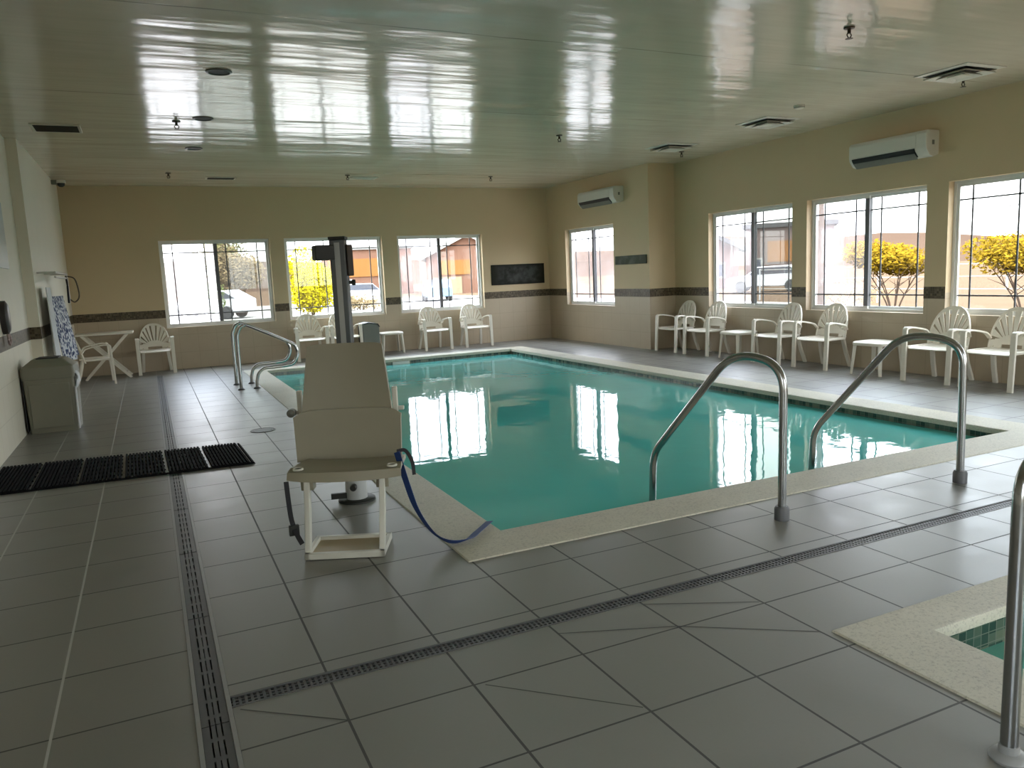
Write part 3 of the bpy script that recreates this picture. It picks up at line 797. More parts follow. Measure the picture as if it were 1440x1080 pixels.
# ------------------------------------------------------------------ white fan-back armchairs
def fan(rho, th, z0=.47, rx=.262, rz=.43, tilt=.24, y0=.17, bow=.55):
    sn, cs = math.sin(th), math.cos(th)
    x_ = rho * rx * math.copysign(abs(sn) ** .82, sn); zz = z0 + rho * rz * math.copysign(abs(cs) ** .86, cs)
    return (x_, y0 + (zz - .43) * tilt - bow * x_ * x_, zz)
def make_chair(label, loc, rz, group):
    t_ = thing('fan_back_chair', label, 'chair', loc, rz, group)
    # seat
    mb = MB(); g = []
    for i in range(11):
        v_ = i / 10; row = []
        for j in range(11):
            u2 = -1 + 2 * j / 10
            w_ = .255 - .035 * v_ ** 2
            zz = .435 - .02 * math.sin(PI * min(1, v_ * 1.1)) - .015 * (1 - u2 * u2) * v_ + (0 if v_ > .05 else -.035)
            row.append((u2 * w_, -.265 + .47 * v_ + .02 * u2 * u2 * (1 - v_), zz))
        g.append(row)
    mb.sheet(g, .014); mb.build('seat', 'white_plastic', t_)
    # backrest: rim, radial slats, solid lower fan
    mb = MB(); A = math.radians(112)
    def patch(r0, r1, a0, a1, nr, na, th=.012, s0=1, s1=1):
        mid = (a0 + a1) / 2
        g = []
        for i in range(nr + 1):
            rr = r0 + (r1 - r0) * i / nr; k = s0 + (s1 - s0) * i / nr
            g.append([fan(rr, mid + (a0 - mid + (a1 - a0) * j / na) * k) for j in range(na + 1)])
        mb.sheet(g, th)
    A2 = math.radians(100)
    def fan2(r, th):
        bx, bz = .145 * math.sin(th * .9), .530 + .045 * math.cos(th)
        X, _, Z = fan(1.0, th); x_ = bx + (X - bx) * r; zz = bz + (Z - bz) * r
        return (x_, .17 + (zz - .43) * .24 - .55 * x_ * x_, zz)
    def strip(r0, r1, a0, a1, nr, na, th):
        mb.sheet([[fan2(r0 + (r1 - r0) * i / nr, a0 + (a1 - a0) * j / na) for j in range(na + 1)] for i in range(nr + 1)], th)
    strip(.88, 1.0, -A2, A2, 2, 40, .022)
    NS = 11; st = 2 * A2 / NS
    for k in range(NS): strip(-.02, .90, -A2 + st * (k + .17), -A2 + st * (k + .83), 6, 2, .012)
    g = []
    for i in range(4):
        q = i / 3; row = []
        for j in range(17):
            u2 = -1 + 2 * j / 16; bx, _, bz = fan2(.04, u2 * A2)
            x_ = .20 * u2 * (1 - q) + bx * q; zz = .475 * (1 - q) + bz * q
            row.append((x_, .17 + (zz - .43) * .24 - .55 * x_ * x_, zz))
        g.append(row)
    mb.sheet(g, .013)
    # neck between fan and seat, with a slot
    for xa, xb in ((-.20, -.12), (.12, .20)):
        mb.sheet([[(xa + (xb - xa) * j / 3, .17 + (zz - .43) * .24 - .55 * (xa + (xb - xa) * j / 3) ** 2, zz) for j in range(4)] for zz in (.415, .46, .52)], .014)
    mb.sheet([[(-.2 + .4 * j / 8, .17 + (zz - .43) * .24 - .55 * (-.2 + .4 * j / 8) ** 2, zz) for j in range(9)] for zz in (.475, .50, .54)], .013)
    mb.build('backrest', 'white_plastic', t_)
    prof = [(-.030, -.009), (.030, -.009), (.026, .010), (-.026, .010)]
    for s_ in (-1, 1):
        mb = MB()
        p0 = fan(.97, s_ * math.radians(86)); 
        path = smooth_path([(p0[0], p0[1] + .005, p0[2] + .03), (s_ * .268, .10, .605), (s_ * .285, -.04, .640), (s_ * .290, -.17, .655), (s_ * .290, -.245, .645)], 5)
        mb.sweep(path, prof, scales=[1.0] * len(path)); mb.build('armrest', 'white_plastic', t_)
        mb = MB(); lp = [(-.030, -.016), (.030, -.016), (.030, .016), (-.030, .016)]
        mb.sweep(rounded([(s_ * .290, -.225, .655), (s_ * .290, -.258, .640), (s_ * .288, -.285, .0)], .02, 3), lp, up=(0, 1, .2), scales=None)
        mb.build('leg', 'white_plastic', t_, .004)
        mb = MB(); q = [(s_ * .205, .15, .425), (s_ * .222, .205, .2), (s_ * .240, .275, .0)]
        mb.sweep(q, [(-.026, -.018), (.026, -.018), (.026, .018), (-.026, .018)], up=(0, 1, 0)); mb.build('leg', 'white_plastic', t_, .004)
    for s_ in (-1, 1):
        mb = MB(); mb.box(min(s_ * .245, s_ * .275), max(s_ * .245, s_ * .275), -.26, .12, .405, .435); mb.build('seat_rail', 'white_plastic', t_, .004)
    return t_
R90 = -PI / 2     # chairs on the right wall face -x
GR, GB = 'fan-back chairs along the right wall', 'fan-back chairs along the back wall'
ch0 = make_chair('white plastic fan-back armchair at the far left end of the right wall row', (8.73, 11.55, 0), R90, GR)
copy_thing(ch0, (8.73, 10.72, 0), R90 + .05, 'white plastic fan-back armchair second from the far corner, under the farthest right wall window', GR)
copy_thing(ch0, (8.74, 9.03, 0), R90 - .04, 'white plastic fan-back armchair just right of the farther low side table', GR)
copy_thing(ch0, (8.75, 8.19, 0), R90 + .03, 'white plastic fan-back armchair under the middle right wall window', GR)
copy_thing(ch0, (8.74, 6.36, 0), R90 + .05, 'white plastic fan-back armchair just right of the nearer low side table', GR)
copy_thing(ch0, (8.75, 5.60, 0), R90 + .0, 'white plastic fan-back armchair nearest the right edge of the photo', GR)
copy_thing(ch0, (5.45, 15.66, 0), .03, 'white plastic fan-back armchair right of the low table under the rightmost back window', GB)
copy_thing(ch0, (6.39, 15.66, 0), -.03, 'white plastic fan-back armchair at the right end of the back wall row', GB)
copy_thing(ch0, (2.86, 15.66, 0), -.02, 'white plastic fan-back armchair between the grab rails and the lift post', GB)
copy_thing(ch0, (3.53, 15.66, 0), .02, 'white plastic fan-back armchair mostly hidden behind the lift post', GB)
copy_thing(ch0, (.05, 15.70, 0), .0, 'white plastic fan-back armchair beside the folding table under the leftmost back window', GB)
copy_thing(ch0, (-.92, 14.72, 0), PI / 2 + .1, 'white plastic fan-back armchair side-on by the left wall, behind the bin', 'fan-back chairs by the left wall')

def side_table(label, loc, rz, group):
    t_ = thing('side_table', label, 'table', loc, rz, group)
    mb = MB(); n = 28; w_ = .245
    def rr(k, r): 
        a = 2 * PI * k / n; c, s_ = math.cos(a), math.sin(a); q = (abs(c) ** 5 + abs(s_) ** 5) ** (-1 / 5)
        return (r * q * c, r * q * s_)
    mb.loft([[(*rr(k, w_ - .01), .39) for k in range(n)], [(*rr(k, w_), .395) for k in range(n)], [(*rr(k, w_), .425) for k in range(n)], [(*rr(k, w_ - .015), .437) for k in range(n)]])
    mb.build('tabletop', 'white_plastic', t_)
    for sx in (-1, 1):
        for sy in (-1, 1):
            mb = MB(); mb.sweep([(sx * .19, sy * .19, .40), (sx * .205, sy * .205, .2), (sx * .22, sy * .22, 0)], [(-.028, -.018), (.028, -.018), (.024, .018), (-.024, .018)], up=(sx, sy, 0), scales=[1.1, .95, .8])
            mb.build('leg', 'white_plastic', t_, .003)
    return t_
GT = 'low white side tables'
tb0 = side_table('low white plastic side table between the second and third chairs of the right row', (8.72, 9.93, 0), 0, GT)
copy_thing(tb0, (8.70, 7.24, 0), .05, 'low white plastic side table behind the right pool handrail', GT)
copy_thing(tb0, (4.50, 15.66, 0), -.05, 'low white plastic side table on the back wall between lift post and chairs', GT)

# folding table in the back left corner
ftb = thing('folding_table', 'white folding table with crossed legs in the back left corner', 'table', (-.74, 15.55, 0))
mb = MB(); mb.box(-.46, .46, -.30, .30, .775, .81); mb.build('tabletop', 'white_plastic', ftb, .012)
for yy2 in (-.24, .24):
    for s_ in (-1, 1):
        mb = MB(); mb.sweep([(s_ * .36, yy2 + s_ * .012, .78), (-s_ * .36, yy2 + s_ * .012, .0)], [(-.022, -.011), (.022, -.011), (.022, .011), (-.022, .011)], up=(0, 1, 0)); mb.build('leg', 'white_plastic', ftb, .003)
for x_, zz in ((-.30, .07), (.30, .07)):
    mb = MB(); mb.tube([(x_, -.24, zz), (x_, .24, zz)], .016, 10); mb.build('stretcher', 'white_plastic', ftb)

# ------------------------------------------------------------------ waste bin
bn_ = thing('waste_bin', 'tall khaki square waste bin with hooded lid standing by the left wall', 'bin', (-1.075, 10.17, 0), math.radians(-2))
def sq(w_, d_, z, r=.03, n=5):
    pts = []
    for cx, cy, a0 in ((w_ - r, d_ - r, 0), (-w_ + r, d_ - r, PI / 2), (-w_ + r, -d_ + r, PI), (w_ - r, -d_ + r, 3 * PI / 2)):
        for k in range(n): a = a0 + PI / 2 * k / (n - 1); pts.append((cx + r * math.cos(a), cy + r * math.sin(a), z))
    return pts
mb = MB(); mb.loft([sq(.235, .225, 0), sq(.237, .227, .02), sq(.252, .24, .60), sq(.258, .246, .605), sq(.258, .246, .63)]); mb.build('body', 'bin_khaki', bn_)
mb = MB(); mb.box(-.20, .20, -.245, -.236, .06, .55); mb.xf = Matrix(); mb.build('front_panel', 'bin_khaki', bn_, .004)
mb = MB(); mb.loft([sq(.262, .25, .625), sq(.264, .252, .66), sq(.258, .246, .735), sq(.16, .15, .815), sq(.15, .14, .82)]); lid = mb.build('lid', 'bin_khaki', bn_)
mb = MB(); mb.box(-.11, .11, -.13, .13, .8205, .832); mb.build('flap', 'bin_dark', lid, .003)
mb = MB(); mb.box(-.258, -.2505, -.235, .2, .03, .60); mb.build('side_black_edge', 'bin_dark', bn_)  # thin black strip along the left side of the bin
mb = MB(); g = []
for i in range(8):
    a = i / 7; g.append([(.255 + .03 * math.sin(a * PI) + .012 * math.sin(j * 2.1 + i), -.2 + .16 * j / 6, .66 - .17 * a - .02 * math.sin(j * 1.7)) for j in range(7)])
mb.sheet(g, .004); mb.build('liner_bag', 'bag_highlight_white', bn_)
mb = MB(); mb.tube([(.258, -.235, .50), (.250, -.232, .02)], .009, 8); mb.build('corner_highlight', 'bag_highlight_white', bn_)  # bright highlight on the bin edge, modelled as a white strip

# ------------------------------------------------------------------ towel rack and towels
rk = thing('towel_rack', 'white wall rack with two rails on the left wall above the bin', 'rack', (XL2, 12.4, 1.72))
for zz, x_ in ((.09, .20), (.03, .20)):
    mb = MB(); mb.tube([(x_, -.8, zz), (x_, .8, zz)], .014, 10); mb.build('rail', 'rack_white', rk)
for yy2 in (-.8, 0, .8):
    mb = MB(); mb.tube([(.0, yy2, .09), (.20, yy2, .09)], .012, 8)
    mb.build('bracket', 'rack_white', rk)
mb = MB(); mb.tube([(.20, .80, .09), (.205, .80, -.20), (.205, .80, -.33)], .015, 10); mb.build('end_post', 'rack_white', rk)
mb = MB(); mb.tube(smooth_path([(.20, .70, .06), (.21, .68, -.06), (.205, .70, -.2), (.20, .72, -.33)], 5), .014, 8); mb.build('hook_strap', 'strap_black', rk)
mb = MB(); mb.tube(smooth_path([(.21, .80, .06), (.30, .80, .02), (.335, .80, -.14), (.33, .80, -.26), (.27, .80, -.32), (.215, .80, -.28)], 6), .010, 8); mb.build('cord_loop', 'cord_brown', rk)
def towel(name, label, mname, y0, y1, ztop, zbot, x_top, x_bot, ph, flare=0.0):
    r = thing(name, label, 'towel', ((x_top + x_bot) / 2, (y0 + y1) / 2, zbot), 0, 'towels hanging on the left wall rack')
    L = Vector(r.location); g = []
    for i in range(15):
        a = i / 14; row = []
        for j in range(19):
            b = j / 18
            x_ = x_top + (x_bot - x_top) * a + .018 * math.sin(b * 17 + ph) * (.3 + a) + flare * b * (.55 + .45 * a); yy2 = y0 + (y1 - y0) * b
            row.append(tuple(Vector((x_, yy2, ztop + (zbot - ztop) * a - .02 * a * math.sin(b * 9 + ph))) - L))
        g.append(row)
    mb = MB(); mb.sheet(g, .012); return mb.build('towel_cloth', mname, r)
towel('hanging_towel', 'plain white towel hanging from the left wall rack next to the wall corner', 'towel_white', 11.5, 12.0, 1.62, .70, XL2 + .09, XL2 + .10, 0.4)
towel('hanging_towel', 'blue and white speckled towel draped on the left wall rack above the bin', 'towel_pattern', 12.02, 13.2, 1.50, .60, XL2 + .06, XL2 + .13, 1.7, .11)

# ------------------------------------------------------------------ wall fixtures on the left
s1 = thing('pale_board', 'pale grey-blue board on the left wall at the frame edge', 'sign', (XL + .006, 9.75, 2.19))  # blank board built over a grey-blue patch of wall
mb = MB(); mb.box(-.006, .010, -.48, .48, -.36, .36); mb.build('board_panel', 'board_pale', s1, .004)
ph_ = thing('wall_fixture', 'dark rounded fixture with hanging loop on the left wall at the frame edge', 'wall fixture', (XL + .001, 9.36, 1.3))
mb = MB(); mb.loft([[(x_, .10 * q * math.cos(a) , .02 + .17 * q * math.sin(a)) for a in [2 * PI * k / 24 for k in range(24)]] for x_, q in ((0, 1.0), (.05, 1.0), (.07, .8), (.075, .3))]); mb.build('fixture_body', 'phone_dark', ph_)
mb = MB(); mb.tube(smooth_path([(.04, .03, -.14), (.05, .06, -.20), (.045, .03, -.26), (.04, -.01, -.22), (.04, 0, -.14)], 5), .012, 8); mb.build('hanging_loop', 'phone_pink', ph_)

# ------------------------------------------------------------------ plaques
def plaque(name, label, loc, size, mname, axis):
    r = thing(name, label, 'sign', loc, 0, None)
    mb = MB()
    if axis == 'x': mb.box(-size[0] / 2, size[0] / 2, -.02, 0, -size[1] / 2, size[1] / 2)
    else: mb.box(-.02, 0, -size[0] / 2, size[0] / 2, -size[1] / 2, size[1] / 2)
    mb.build('plaque_board', mname, r, .004)
plaque('wall_plaque', 'long dark slate plaque on the back wall right of the windows', (7.68, YB - .001, 1.505), (1.33, .45), 'plaque_slate', 'x')
plaque('wall_plaque', 'narrow grey plaque on the far right corner wall beside its window', (XB - .001, 12.66, 1.69), (1.06, .165), 'plaque_grey', 'y')

# ------------------------------------------------------------------ split air conditioners
def ac(label, x, y0, y1, z0, z1):
    r = thing('air_conditioner', label, 'air conditioner', (x, (y0 + y1) / 2, z0), 0, 'wall-mounted air conditioners')
    h = z1 - z0; hw = (y1 - y0) / 2; d = .24
    prof = [(0, 0.03), (-.10, .0), (-.16, .012), (-d + .015, .085), (-d, .13), (-d, h - .035), (-d + .03, h), (0, h)]
    mb = MB(); mb.prism(prof, 'y', -hw, hw); mb.build('casing', 'ac_white', r, .008)
    mb = MB(); mb.prism([(-d - .006, .128), (-d - .006, h - .05), (-d - .0005, h - .045), (-d - .0005, .125)], 'y', -hw + .14, hw - .02); mb.build('front_cover', 'ac_white', r, .002)
    mb = MB(); mb.prism([(-.165, .010), (-d + .012, .078), (-d - .004, .112), (-d + .010, .118), (-.15, .03)], 'y', -hw + .16, hw - .05); mb.build('outlet_slot', 'dark_slot', r)
    mb = MB(); mb.prism([(-.155, -.012), (-d + .02, .050), (-d + .017, .056), (-.158, -.004)], 'y', -hw + .17, hw - .06); mb.build('louver', 'grey_case', r)
    mb = MB(); mb.box(-.13, -.09, -hw - .003, -hw + .002, h * .45, h * .62); mb.build('side_latch', 'grey_case', r)
ac('white split air conditioner on the right wall above the middle window', XR - .001, 6.70, 7.86, 2.74, 3.06)
ac('white split air conditioner on the far corner wall above its window', XB - .001, 12.86, 14.22, 2.79, 3.10)

# ------------------------------------------------------------------ ceiling fittings
def sprinkler(x, y, label, k=1.0):
    r = thing('fire_sprinkler', label, 'sprinkler', (x, y, ZC), 0, 'ceiling fire sprinklers')
    mb = MB(); mb.lathe([(0, 0), (.045, 0), (.042, -.012), (.014, -.016), (.014, -.05), (0, -.05)], 16); mb.build('escutcheon', 'sprinkler_bronze', r)
    mb = MB()
    for s_ in (-1, 1): mb.tube(smooth_path([(s_ * .012, 0, -.045), (s_ * .024, 0, -.062), (s_ * .006, 0, -.085)], 4), .005, 6)
    mb.lathe([(0, -.083), (.008, -.083), (.030, -.088), (.030, -.091), (0, -.093)], 12); mb.build('deflector', 'sprinkler_bronze', r)
for x, y, l_ in ((.50, 9.83, 'bronze ceiling sprinkler beside the middle recessed light on the left'), (.52, 14.2, 'bronze ceiling sprinkler above the leftmost back window'),
    (3.48, 14.19, 'bronze ceiling sprinkler above the middle back window'), (6.27, 14.14, 'bronze ceiling sprinkler above the rightmost back window'),
    (5.42, 9.8, 'bronze ceiling sprinkler alone over the middle of the pool'), (5.41, 4.84, 'large bronze ceiling sprinkler at the top of the photo'),
    (8.22, 5.82, 'bronze ceiling sprinkler beside the nearest square diffuser'), (8.27, 10.79, 'bronze ceiling sprinkler beside the farthest square diffuser')):
    sprinkler(x, y, l_)
def downlight(x, y, label):
    r = thing('recessed_light', label, 'ceiling light', (x, y, ZC), 0, 'unlit recessed ceiling lights')
    mb = MB(); mb.lathe([(.085, 0), (.112, 0), (.110, -.010), (.094, -.014), (.085, -.004)], 28); mb.build('trim_ring', 'light_trim', r)
    mb = MB(); mb.lathe([(0, -.001), (.088, -.001), (.088, -.006), (0, -.006)], 24); mb.build('lens', 'dark_slot', r)
downlight(.77, 7.52, 'dark unlit round recessed ceiling light, nearest of the left line')
downlight(.77, 9.61, 'dark unlit round recessed ceiling light, middle of the left line')
downlight(.78, 11.66, 'dark unlit round recessed ceiling light, farthest of the left line')
def grille(name, label, x, y, w_, d_, dark):
    r = thing(name, label, 'ceiling vent', (x, y, ZC))
    mb = MB(); f = .03
    for a in ((-w_ / 2, w_ / 2, -d_ / 2, -d_ / 2 + f), (-w_ / 2, w_ / 2, d_ / 2 - f, d_ / 2), (-w_ / 2, -w_ / 2 + f, -d_ / 2 + f, d_ / 2 - f), (w_ / 2 - f, w_ / 2, -d_ / 2 + f, d_ / 2 - f)): mb.box(*a, -.014, 0)
    mb.build('frame', 'vent_beige', r, .003)
    mb = MB(); mb.box(-w_ / 2 + f, w_ / 2 - f, -d_ / 2 + f, d_ / 2 - f, -.003, -.001); mb.build('backing', 'dark_slot', r)
    mb = MB(); k = int((d_ - 2 * f) / .028)
    for i in range(k):
        yy2 = -d_ / 2 + f + .014 + i * .028
        mb.add([(-w_ / 2 + f, yy2 - .009, -.004), (w_ / 2 - f, yy2 - .009, -.004), (w_ / 2 - f, yy2 + .006, -.016), (-w_ / 2 + f, yy2 + .006, -.016), (-w_ / 2 + f, yy2 - .007, -.003), (w_ / 2 - f, yy2 - .007, -.003), (w_ / 2 - f, yy2 + .008, -.015), (-w_ / 2 + f, yy2 + .008, -.015)], [(0, 1, 2, 3), (7, 6, 5, 4), (0, 4, 5, 1), (3, 2, 6, 7)])
    mb.build('slats', dark, r, smooth=False)
grille('air_grille', 'brown rectangular ceiling grille by the left wall', -.74, 10.48, .50, .46, 'vent_dark')
grille('air_grille', 'brown ceiling grille over the leftmost back window', 1.38, 14.77, .50, .30, 'vent_dark')
grille('air_grille', 'pale ceiling grille over the middle back window', 3.86, 14.56, .50, .30, 'vent_beige')
def diffuser(x, y, label):
    r = thing('air_diffuser', label, 'ceiling vent', (x, y, ZC), 0, 'square ceiling diffusers by the right wall')
    def fr_(a, b, za, zb):
        mb = MB()
        for k in range(4):
            mb.xf = Matrix.Rotation(k * PI / 2, 4, 'Z')
            mb.add([(-a, -a, za), (a, -a, za), (b, -b, zb), (-b, -b, zb), (-a, -a, za - .006), (a, -a, za - .006), (b, -b, zb - .006), (-b, -b, zb - .006)], [(0, 1, 2, 3), (7, 6, 5, 4), (0, 4, 5, 1), (2, 6, 7, 3)])
        return mb
    fr_(.30, .245, -.002, -.012).build('frame', 'vent_beige', r, smooth=False)
    fr_(.235, .16, -.045, -.012).build('vane', 'vent_beige', r, smooth=False)
    fr_(.15, .085, -.055, -.016).build('vane', 'vent_beige', r, smooth=False)
    mb = MB(); mb.box(-.08, .08, -.08, .08, -.055, -.048); mb.build('center_plate', 'vent_beige', r)
    mb = MB(); mb.box(-.24, .24, -.24, .24, -.006, -.001); mb.build('throat', 'dark_slot', r)
diffuser(7.87, 5.62, 'square ceiling diffuser by the right wall, nearest of three')
diffuser(7.80, 8.30, 'square ceiling diffuser by the right wall, middle of three')
diffuser(7.74, 10.35, 'square ceiling diffuser by the right wall, farthest of three')
sd = thing('smoke_detector', 'small round ceiling detector near the middle square diffuser', 'smoke detector', (7.43, 7.38, ZC))
mb = MB(); mb.lathe([(0, 0), (.065, 0), (.065, -.02), (.05, -.038), (0, -.04)], 20); mb.build('detector_base', 'vent_beige', sd)
mb = MB(); mb.lathe([(.051, -.022), (.0655, -.022), (.064, -.028), (.051, -.03)], 20); mb.build('detector_vent', 'grey_case', sd)
cc = thing('security_camera', 'small dome camera in the back left ceiling corner', 'camera', (XL2 + .14, 15.1, 3.34))
mb = MB(); mb.box(-.14, -.05, -.04, .04, -.02, .05); mb.build('wall_arm', 'grey_case', cc, .005)
mb = MB(); mb.lathe([(0, .05), (.07, .05), (.075, .0), (0, 0)], 18); mb.build('housing', 'ac_white', cc)
mb = MB(); mb.lathe([(0, 0), (.06, 0), (.052, -.04), (.025, -.06), (0, -.062)], 18); mb.build('dome', 'dark_slot', cc)
# grey box standing behind the lift post
gb = thing('grey_box', 'grey upright box with rounded hood by the back wall behind the lift post', 'box', (4.045, 15.60, 0))
mb = MB(); mb.prism([(-.17, 0), (.17, 0), (.17, .56), (.13, .63), (-.05, .66), (-.17, .64)], 'y', -.17, .17); mb.build('case', 'grey_case', gb, .01)
mb = MB(); mb.box(-.19, -.172, -.16, .16, .05, .6); mb.build('side_panel', 'box_black', gb)
mb = MB(); mb.prism([(-.18, .645), (-.05, .665), (.14, .632), (.18, .57), (.185, .58), (.145, .645), (-.05, .678), (-.18, .655)], 'y', -.18, .18); mb.build('hood', 'box_black', gb)

# ------------------------------------------------------------------ outside
GZ = -.12
mb = MB(); mb.box(-120, 330, -120, 330, GZ - .3, GZ)
# leave the ground open under the building
gmb = MB(); grid_top(gmb, [-250, XL - .3, XR + .3, 400], [-250, YF - .3, YB + .3, 400], [(XL - .3, XR + .3, YF - .3, YB + .3)], GZ)
o = gmb.build('ground_outside', 'sand', smooth=False, recalc=False); structure(o)
def slab(name, label, x0, x1, y0, y1, z, mname, cat):
    mb = MB(); mb.box(x0, x1, y0, y1, GZ - .02, GZ + z); o = mb.build(name, mname, smooth=False); return structure(o)
slab('parking_lot', '', -40, 23, YB + 5, 60, .02, 'concrete_pale', 'ground')
slab('side_walk', '', XR + .8, XR + 2.8, -10, 60, .04, 'concrete_pale', 'ground')

def leaves(mb, c, rad, n, size):
    for _ in range(n):
        while True:
            p = Vector((random.uniform(-1, 1), random.uniform(-1, 1), random.uniform(-1, 1)))
            if .25 < p.length < 1: break
        q = Vector((c[0] + p.x * rad[0], c[1] + p.y * rad[1], c[2] + p.z * rad[2]))
        a = Vector((random.gauss(0, 1), random.gauss(0, 1), random.gauss(0, 1))).normalized(); b = a.orthogonal().normalized()
        s_ = size * random.uniform(.6, 1.3)
        mb.add([q - a * s_, q - b * s_ * .45, q + a * s_, q + b * s_ * .45], [(0, 1, 2, 3)])
def tree(name, label, x, y, h, crown, mname, n, size, trunks=1, low=.35, group=None, lobes=7):
    r = thing(name, label, 'tree' if h > 1.6 else 'bush', (x, y, GZ), 0, group)
    mb = MB(); tips = []
    for k in range(trunks):
        a = 2 * PI * k / max(trunks, 1) + .4; sp_ = .0 if trunks == 1 else crown[0] * .65
        tip = (math.cos(a) * sp_, math.sin(a) * sp_, h * (.75 if trunks == 1 else .7)); tips.append(tip)
        path = smooth_path([(0, 0, 0), (tip[0] * .35, tip[1] * .35, tip[2] * .45), tip], 4)
        r0 = h * .022 if trunks == 1 else h * .012
        mb.tube(path, r0, 7, scales=[1 - .7 * i / (len(path) - 1) for i in range(len(path))])
        for q in range(3):
            b = random.uniform(0, 2 * PI); s0 = Vector(path[len(path) // 2 + q]); e_ = s0 + Vector((math.cos(b) * crown[0] * .5, math.sin(b) * crown[0] * .5, h * .18))
            mb.tube([s0, (s0 + e_) / 2 + Vector((0, 0, .05)), e_], r0 * .45, 5, scales=[1, .7, .3])
    mb.build('trunk', 'bark', r)
    mb = MB(); zc = h - crown[2]
    for k in range(lobes):
        a = random.uniform(0, 2 * PI); q = random.uniform(.2, .6)
        leaves(mb, (math.cos(a) * crown[0] * q, math.sin(a) * crown[1] * q, zc + random.uniform(-.4, .4) * crown[2]), (crown[0] * .55, crown[1] * .55, crown[2] * .6), n // lobes, size)
    mb.build('foliage', mname, r, smooth=False)
    return r
tree('yellow_tree', 'bright yellow leafed tree outside the middle back window', 6.70, 35.4, 3.3, (1.35, 1.35, 1.6), 'leaf_yellow', 5200, .10, 3)
tree('olive_tree', 'olive and tan tree outside the right pane of the leftmost back window', 5.1, 50, 4.2, (1.9, 1.9, 1.7), 'leaf_tan', 3000, .13, 2)
tree('olive_tree', 'dark olive tree behind the parked car outside the leftmost back window', 4.3, 56, 5.4, (2.0, 2.0, 1.9), 'leaf_olive', 2600, .15, 1)
tree('green_shrub', 'pale green shrub outside the left pane of the leftmost back window', 2.4, 38, 2.1, (.8, .8, .9), 'leaf_green', 900, .09, 2)
tree('dry_shrub', 'low tan shrub outside the middle back window behind the lift post', 10.3, 41, .95, (1.7, 1.0, .5), 'leaf_tan', 1500, .07, 4)
tree('dry_shrub', 'tan shrub outside the rightmost back window', 18.9, 42.5, 1.0, (1.1, .9, .5), 'leaf_olive', 1000, .08, 4)
tree('gold_tree', 'round golden bush with bare lower stems outside the middle right wall window', 17.15, 13.8, 2.15, (1.15, 1.15, .55), 'leaf_gold', 6000, .06, 7)
tree('gold_tree', 'golden bush outside the nearest right wall window', 18.4, 11.3, 2.1, (1.25, 1.25, .55), 'leaf_gold', 6000, .06, 7)
tree('bare_tree', 'tree with pale trunk outside the left pane of the middle right wall window', 13.3, 12.55, 5.2, (1.0, 1.0, .8), 'leaf_tan', 500, .07, 1)
tree('dry_shrub', 'low dry shrub on the sand outside the nearest right wall window', 21, 9.5, 1.0, (1.5, 1.2, .5), 'leaf_tan', 1200, .06, 5)
tree('dry_shrub', 'low dry shrub below the golden bush outside the middle right window', 19.5, 17.5, 1.1, (1.5, 1.2, .5), 'leaf_tan', 1200, .06, 5)

def car(label, x, y, rz, body):
    r = thing('parked_car', label, 'car', (x, y, GZ + .02), rz)
    prof = [(-2.1, .30), (2.05, .30), (2.12, .62), (1.95, .80), (1.0, .92), (.45, 1.36), (-1.25, 1.40), (-1.95, 1.0), (-2.12, .92)]
    mb = MB(); mb.loft([[(p[0], w_, p[1] if p[1] < .95 or abs(w_) < .8 else p[1]) for p in prof] for w_ in (-.86, .86)]); mb.build('body', body, r, .06)
    mb = MB(); mb.prism([(.92, .93), (.42, 1.31), (-1.2, 1.34), (-1.75, 1.0)], 'y', -.872, .872)
    mb.add([(1.0, -.72, .935), (1.0, .72, .935), (.50, .66, 1.33), (.50, -.66, 1.33)], [(0, 1, 2, 3)])
    mb.build('windows', 'window_dark', r)
    for sx in (-1.3, 1.3):
        for sy in (-.80, .80):
            mb = MB(); mb.xf = Matrix.Translation((sx, sy, .32)) @ Matrix.Rotation(PI / 2, 4, 'X'); mb.lathe([(0, -.1), (.30, -.1), (.32, -.07), (.32, .07), (.30, .1), (0, .1)], 20); mb.build('wheel', 'tyre', r)
    for sy in (-.6, .6):
        mb = MB(); mb.box(2.04, 2.10, sy - .16, sy + .16, .62, .74); mb.build('headlight', 'trim_white', r)
    return r
car('white car with dark windows parked outside the leftmost back window', 2.75, 41.5, math.radians(150), 'car_white')
car('white car parked outside the middle back window beyond the lift post', 12.4, 49.5, math.radians(20), 'car_white')
car('dark blue car parked outside the rightmost back window', 17.6, 49.5, math.radians(75), 'car_blue')
car('white car parked outside the right pane of the farthest right wall window', 31, 33, math.radians(130), 'car_white')

def house(label, x, y, rz, w_, d_, h, wallm, roof, openings, gable=False, name='house'):
    r = thing(name, label, 'building', (x, y, GZ), rz)
    mb = MB(); mb.box(-w_ / 2, w_ / 2, 0, d_, 0, h); mb.build('walls', wallm, r)
    if gable:
        mb = MB(); mb.prism([(-w_ / 2, h), (w_ / 2, h), (0, h + w_ * .24)], 'y', .02, d_); mb.build('gable', wallm, r)
        mb = MB()
        for s_ in (-1, 1): mb.prism([(s_ * (w_ / 2 + .5), h - .24), (0, h + w_ * .24), (0, h + w_ * .24 + .28), (s_ * (w_ / 2 + .5), h + .06)], 'y', -.5, d_ + .4)
        mb.build('roof', roof, r)
    else:
        mb = MB(); mb.box(-w_ / 2 - .25, w_ / 2 + .25, -.25, d_ + .25, h, h + .3); mb.build('roof', roof, r)
    for (nm_, u0, u1, z0, z1, m_) in openings:
        mb = MB(); mb.box(u0, u1, -.10, .02, z0, z1); o = mb.build(nm_, m_, r)
        if nm_ == 'window':
            mb = MB(); mb.box(u0 + .1, u1 - .1, -.13, -.101, z0 + .1, z1 - .1); mb.build('pane', 'window_dark', o)
    return r
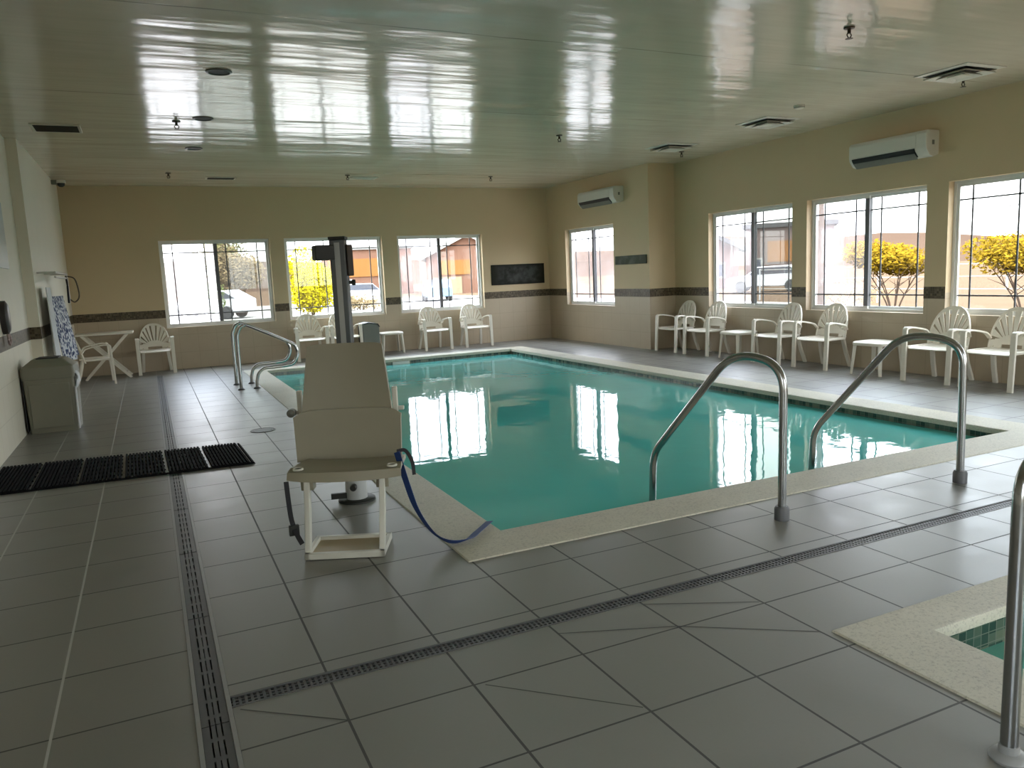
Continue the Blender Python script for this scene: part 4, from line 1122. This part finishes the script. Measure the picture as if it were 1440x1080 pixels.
house('low building with an orange upper wall outside the middle back window', 20.5, 78, math.radians(-14), 9, 8, 4.6, 'stucco_terracotta', 'trim_white',
    [('orange_panel', -3.9, 1.4, 1.9, 3.7, 'stucco_orange'), ('door', 2.0, 3.2, 0, 2.3, 'trim_white'), ('window', -3.6, -1.6, .7, 1.7, 'trim_white')])
house('brick gabled house with a white roof edge outside the rightmost back window', 26.6, 66, math.radians(-22), 7.5, 8, 3.3, 'stucco_terracotta', 'trim_white',
    [('orange_panel', -2.4, .3, 1.7, 3.0, 'stucco_orange'), ('garage_door', -3.2, -.6, 0, 1.5, 'stucco_cream'), ('window', 1.0, 2.6, .6, 1.6, 'trim_white')], True)
house('pale pink flat-roofed building outside the left pane of the rightmost back window', 23.2, 92, math.radians(-14), 6.5, 5, 3.9, 'stucco_pink', 'trim_white',
    [('window', -1.9, -.6, 1.0, 2.2, 'trim_white'), ('window', .8, 2.0, 1.0, 2.2, 'trim_white')])
house('terracotta gabled building outside the left pane of the farthest right wall window', 33.0, 42.5, math.radians(-40), 6.5, 6, 2.6, 'stucco_pink', 'roof_grey',
    [('door', -.3, .7, 0, 2.0, 'stucco_orange'), ('window', 1.3, 2.4, .7, 1.7, 'trim_white')], True)
house('pink building with a large orange panel in the far right wall window', 39.5, 40.0, math.radians(-45), 5.6, 4, 3.9, 'stucco_pink', 'roof_grey',
    [('orange_panel', -1.4, 1.0, 1.6, 3.0, 'stucco_orange'), ('window', -2.3, -1.7, .7, 1.9, 'trim_white')])
# far hills, lamp post, wire fence
def hill(name, n, pts, depth):
    mb = MB(); top = []; fr_ = []; bk = []
    rings = []
    for x, y, h in pts:
        d = Vector((x, y, 0)).normalized()
        rings.append([(x - d.x * depth, y - d.y * depth, GZ - 1), (x - d.x * depth * .35, y - d.y * depth * .35, h * .62), (x, y, h), (x + d.x * depth, y + d.y * depth, GZ - 1)])
    mb.loft(rings, close=False, caps=False); o = mb.build(name, 'hill_earth'); structure(o); return o
pts = []
for k in range(41):
    a = math.radians(-35 + 130 * k / 40)      # bearing measured from +x towards +y
    R_ = 240; base = 7.2 + 1.3 * math.sin(k * .55) + .9 * math.sin(k * 1.7 + 1)
    pts.append((R_ * math.cos(a), R_ * math.sin(a), base))
hill('hill_ridge', 1, pts, 70)
lp = thing('street_lamp', 'thin lamp post on the horizon outside the nearest right wall window', 'lamp post', (33.7, 21.5, GZ))
mb = MB(); mb.tube([(0, 0, 0), (0, 0, 3.6)], .05, 8); mb.build('post', 'steel_pole', lp)
mb = MB(); mb.box(-.5, .5, -.06, .06, 3.55, 3.65); mb.build('lamp_arm', 'steel_pole', lp)
fe = thing('wire_fence', 'low wire fence across the sand outside the right wall windows', 'fence', (24, 14, GZ))
for k in range(9):
    mb = MB(); yy2 = -12 + 3 * k; mb.tube([(0, yy2, 0), (0, yy2, 1.35)], .03, 6); mb.build('post', 'steel_pole', fe)
for zz in (.5, .9, 1.3):
    mb = MB(); mb.tube([(0, -12, zz), (0, 12, zz)], .014, 5); mb.build('wire', 'trim_white', fe)
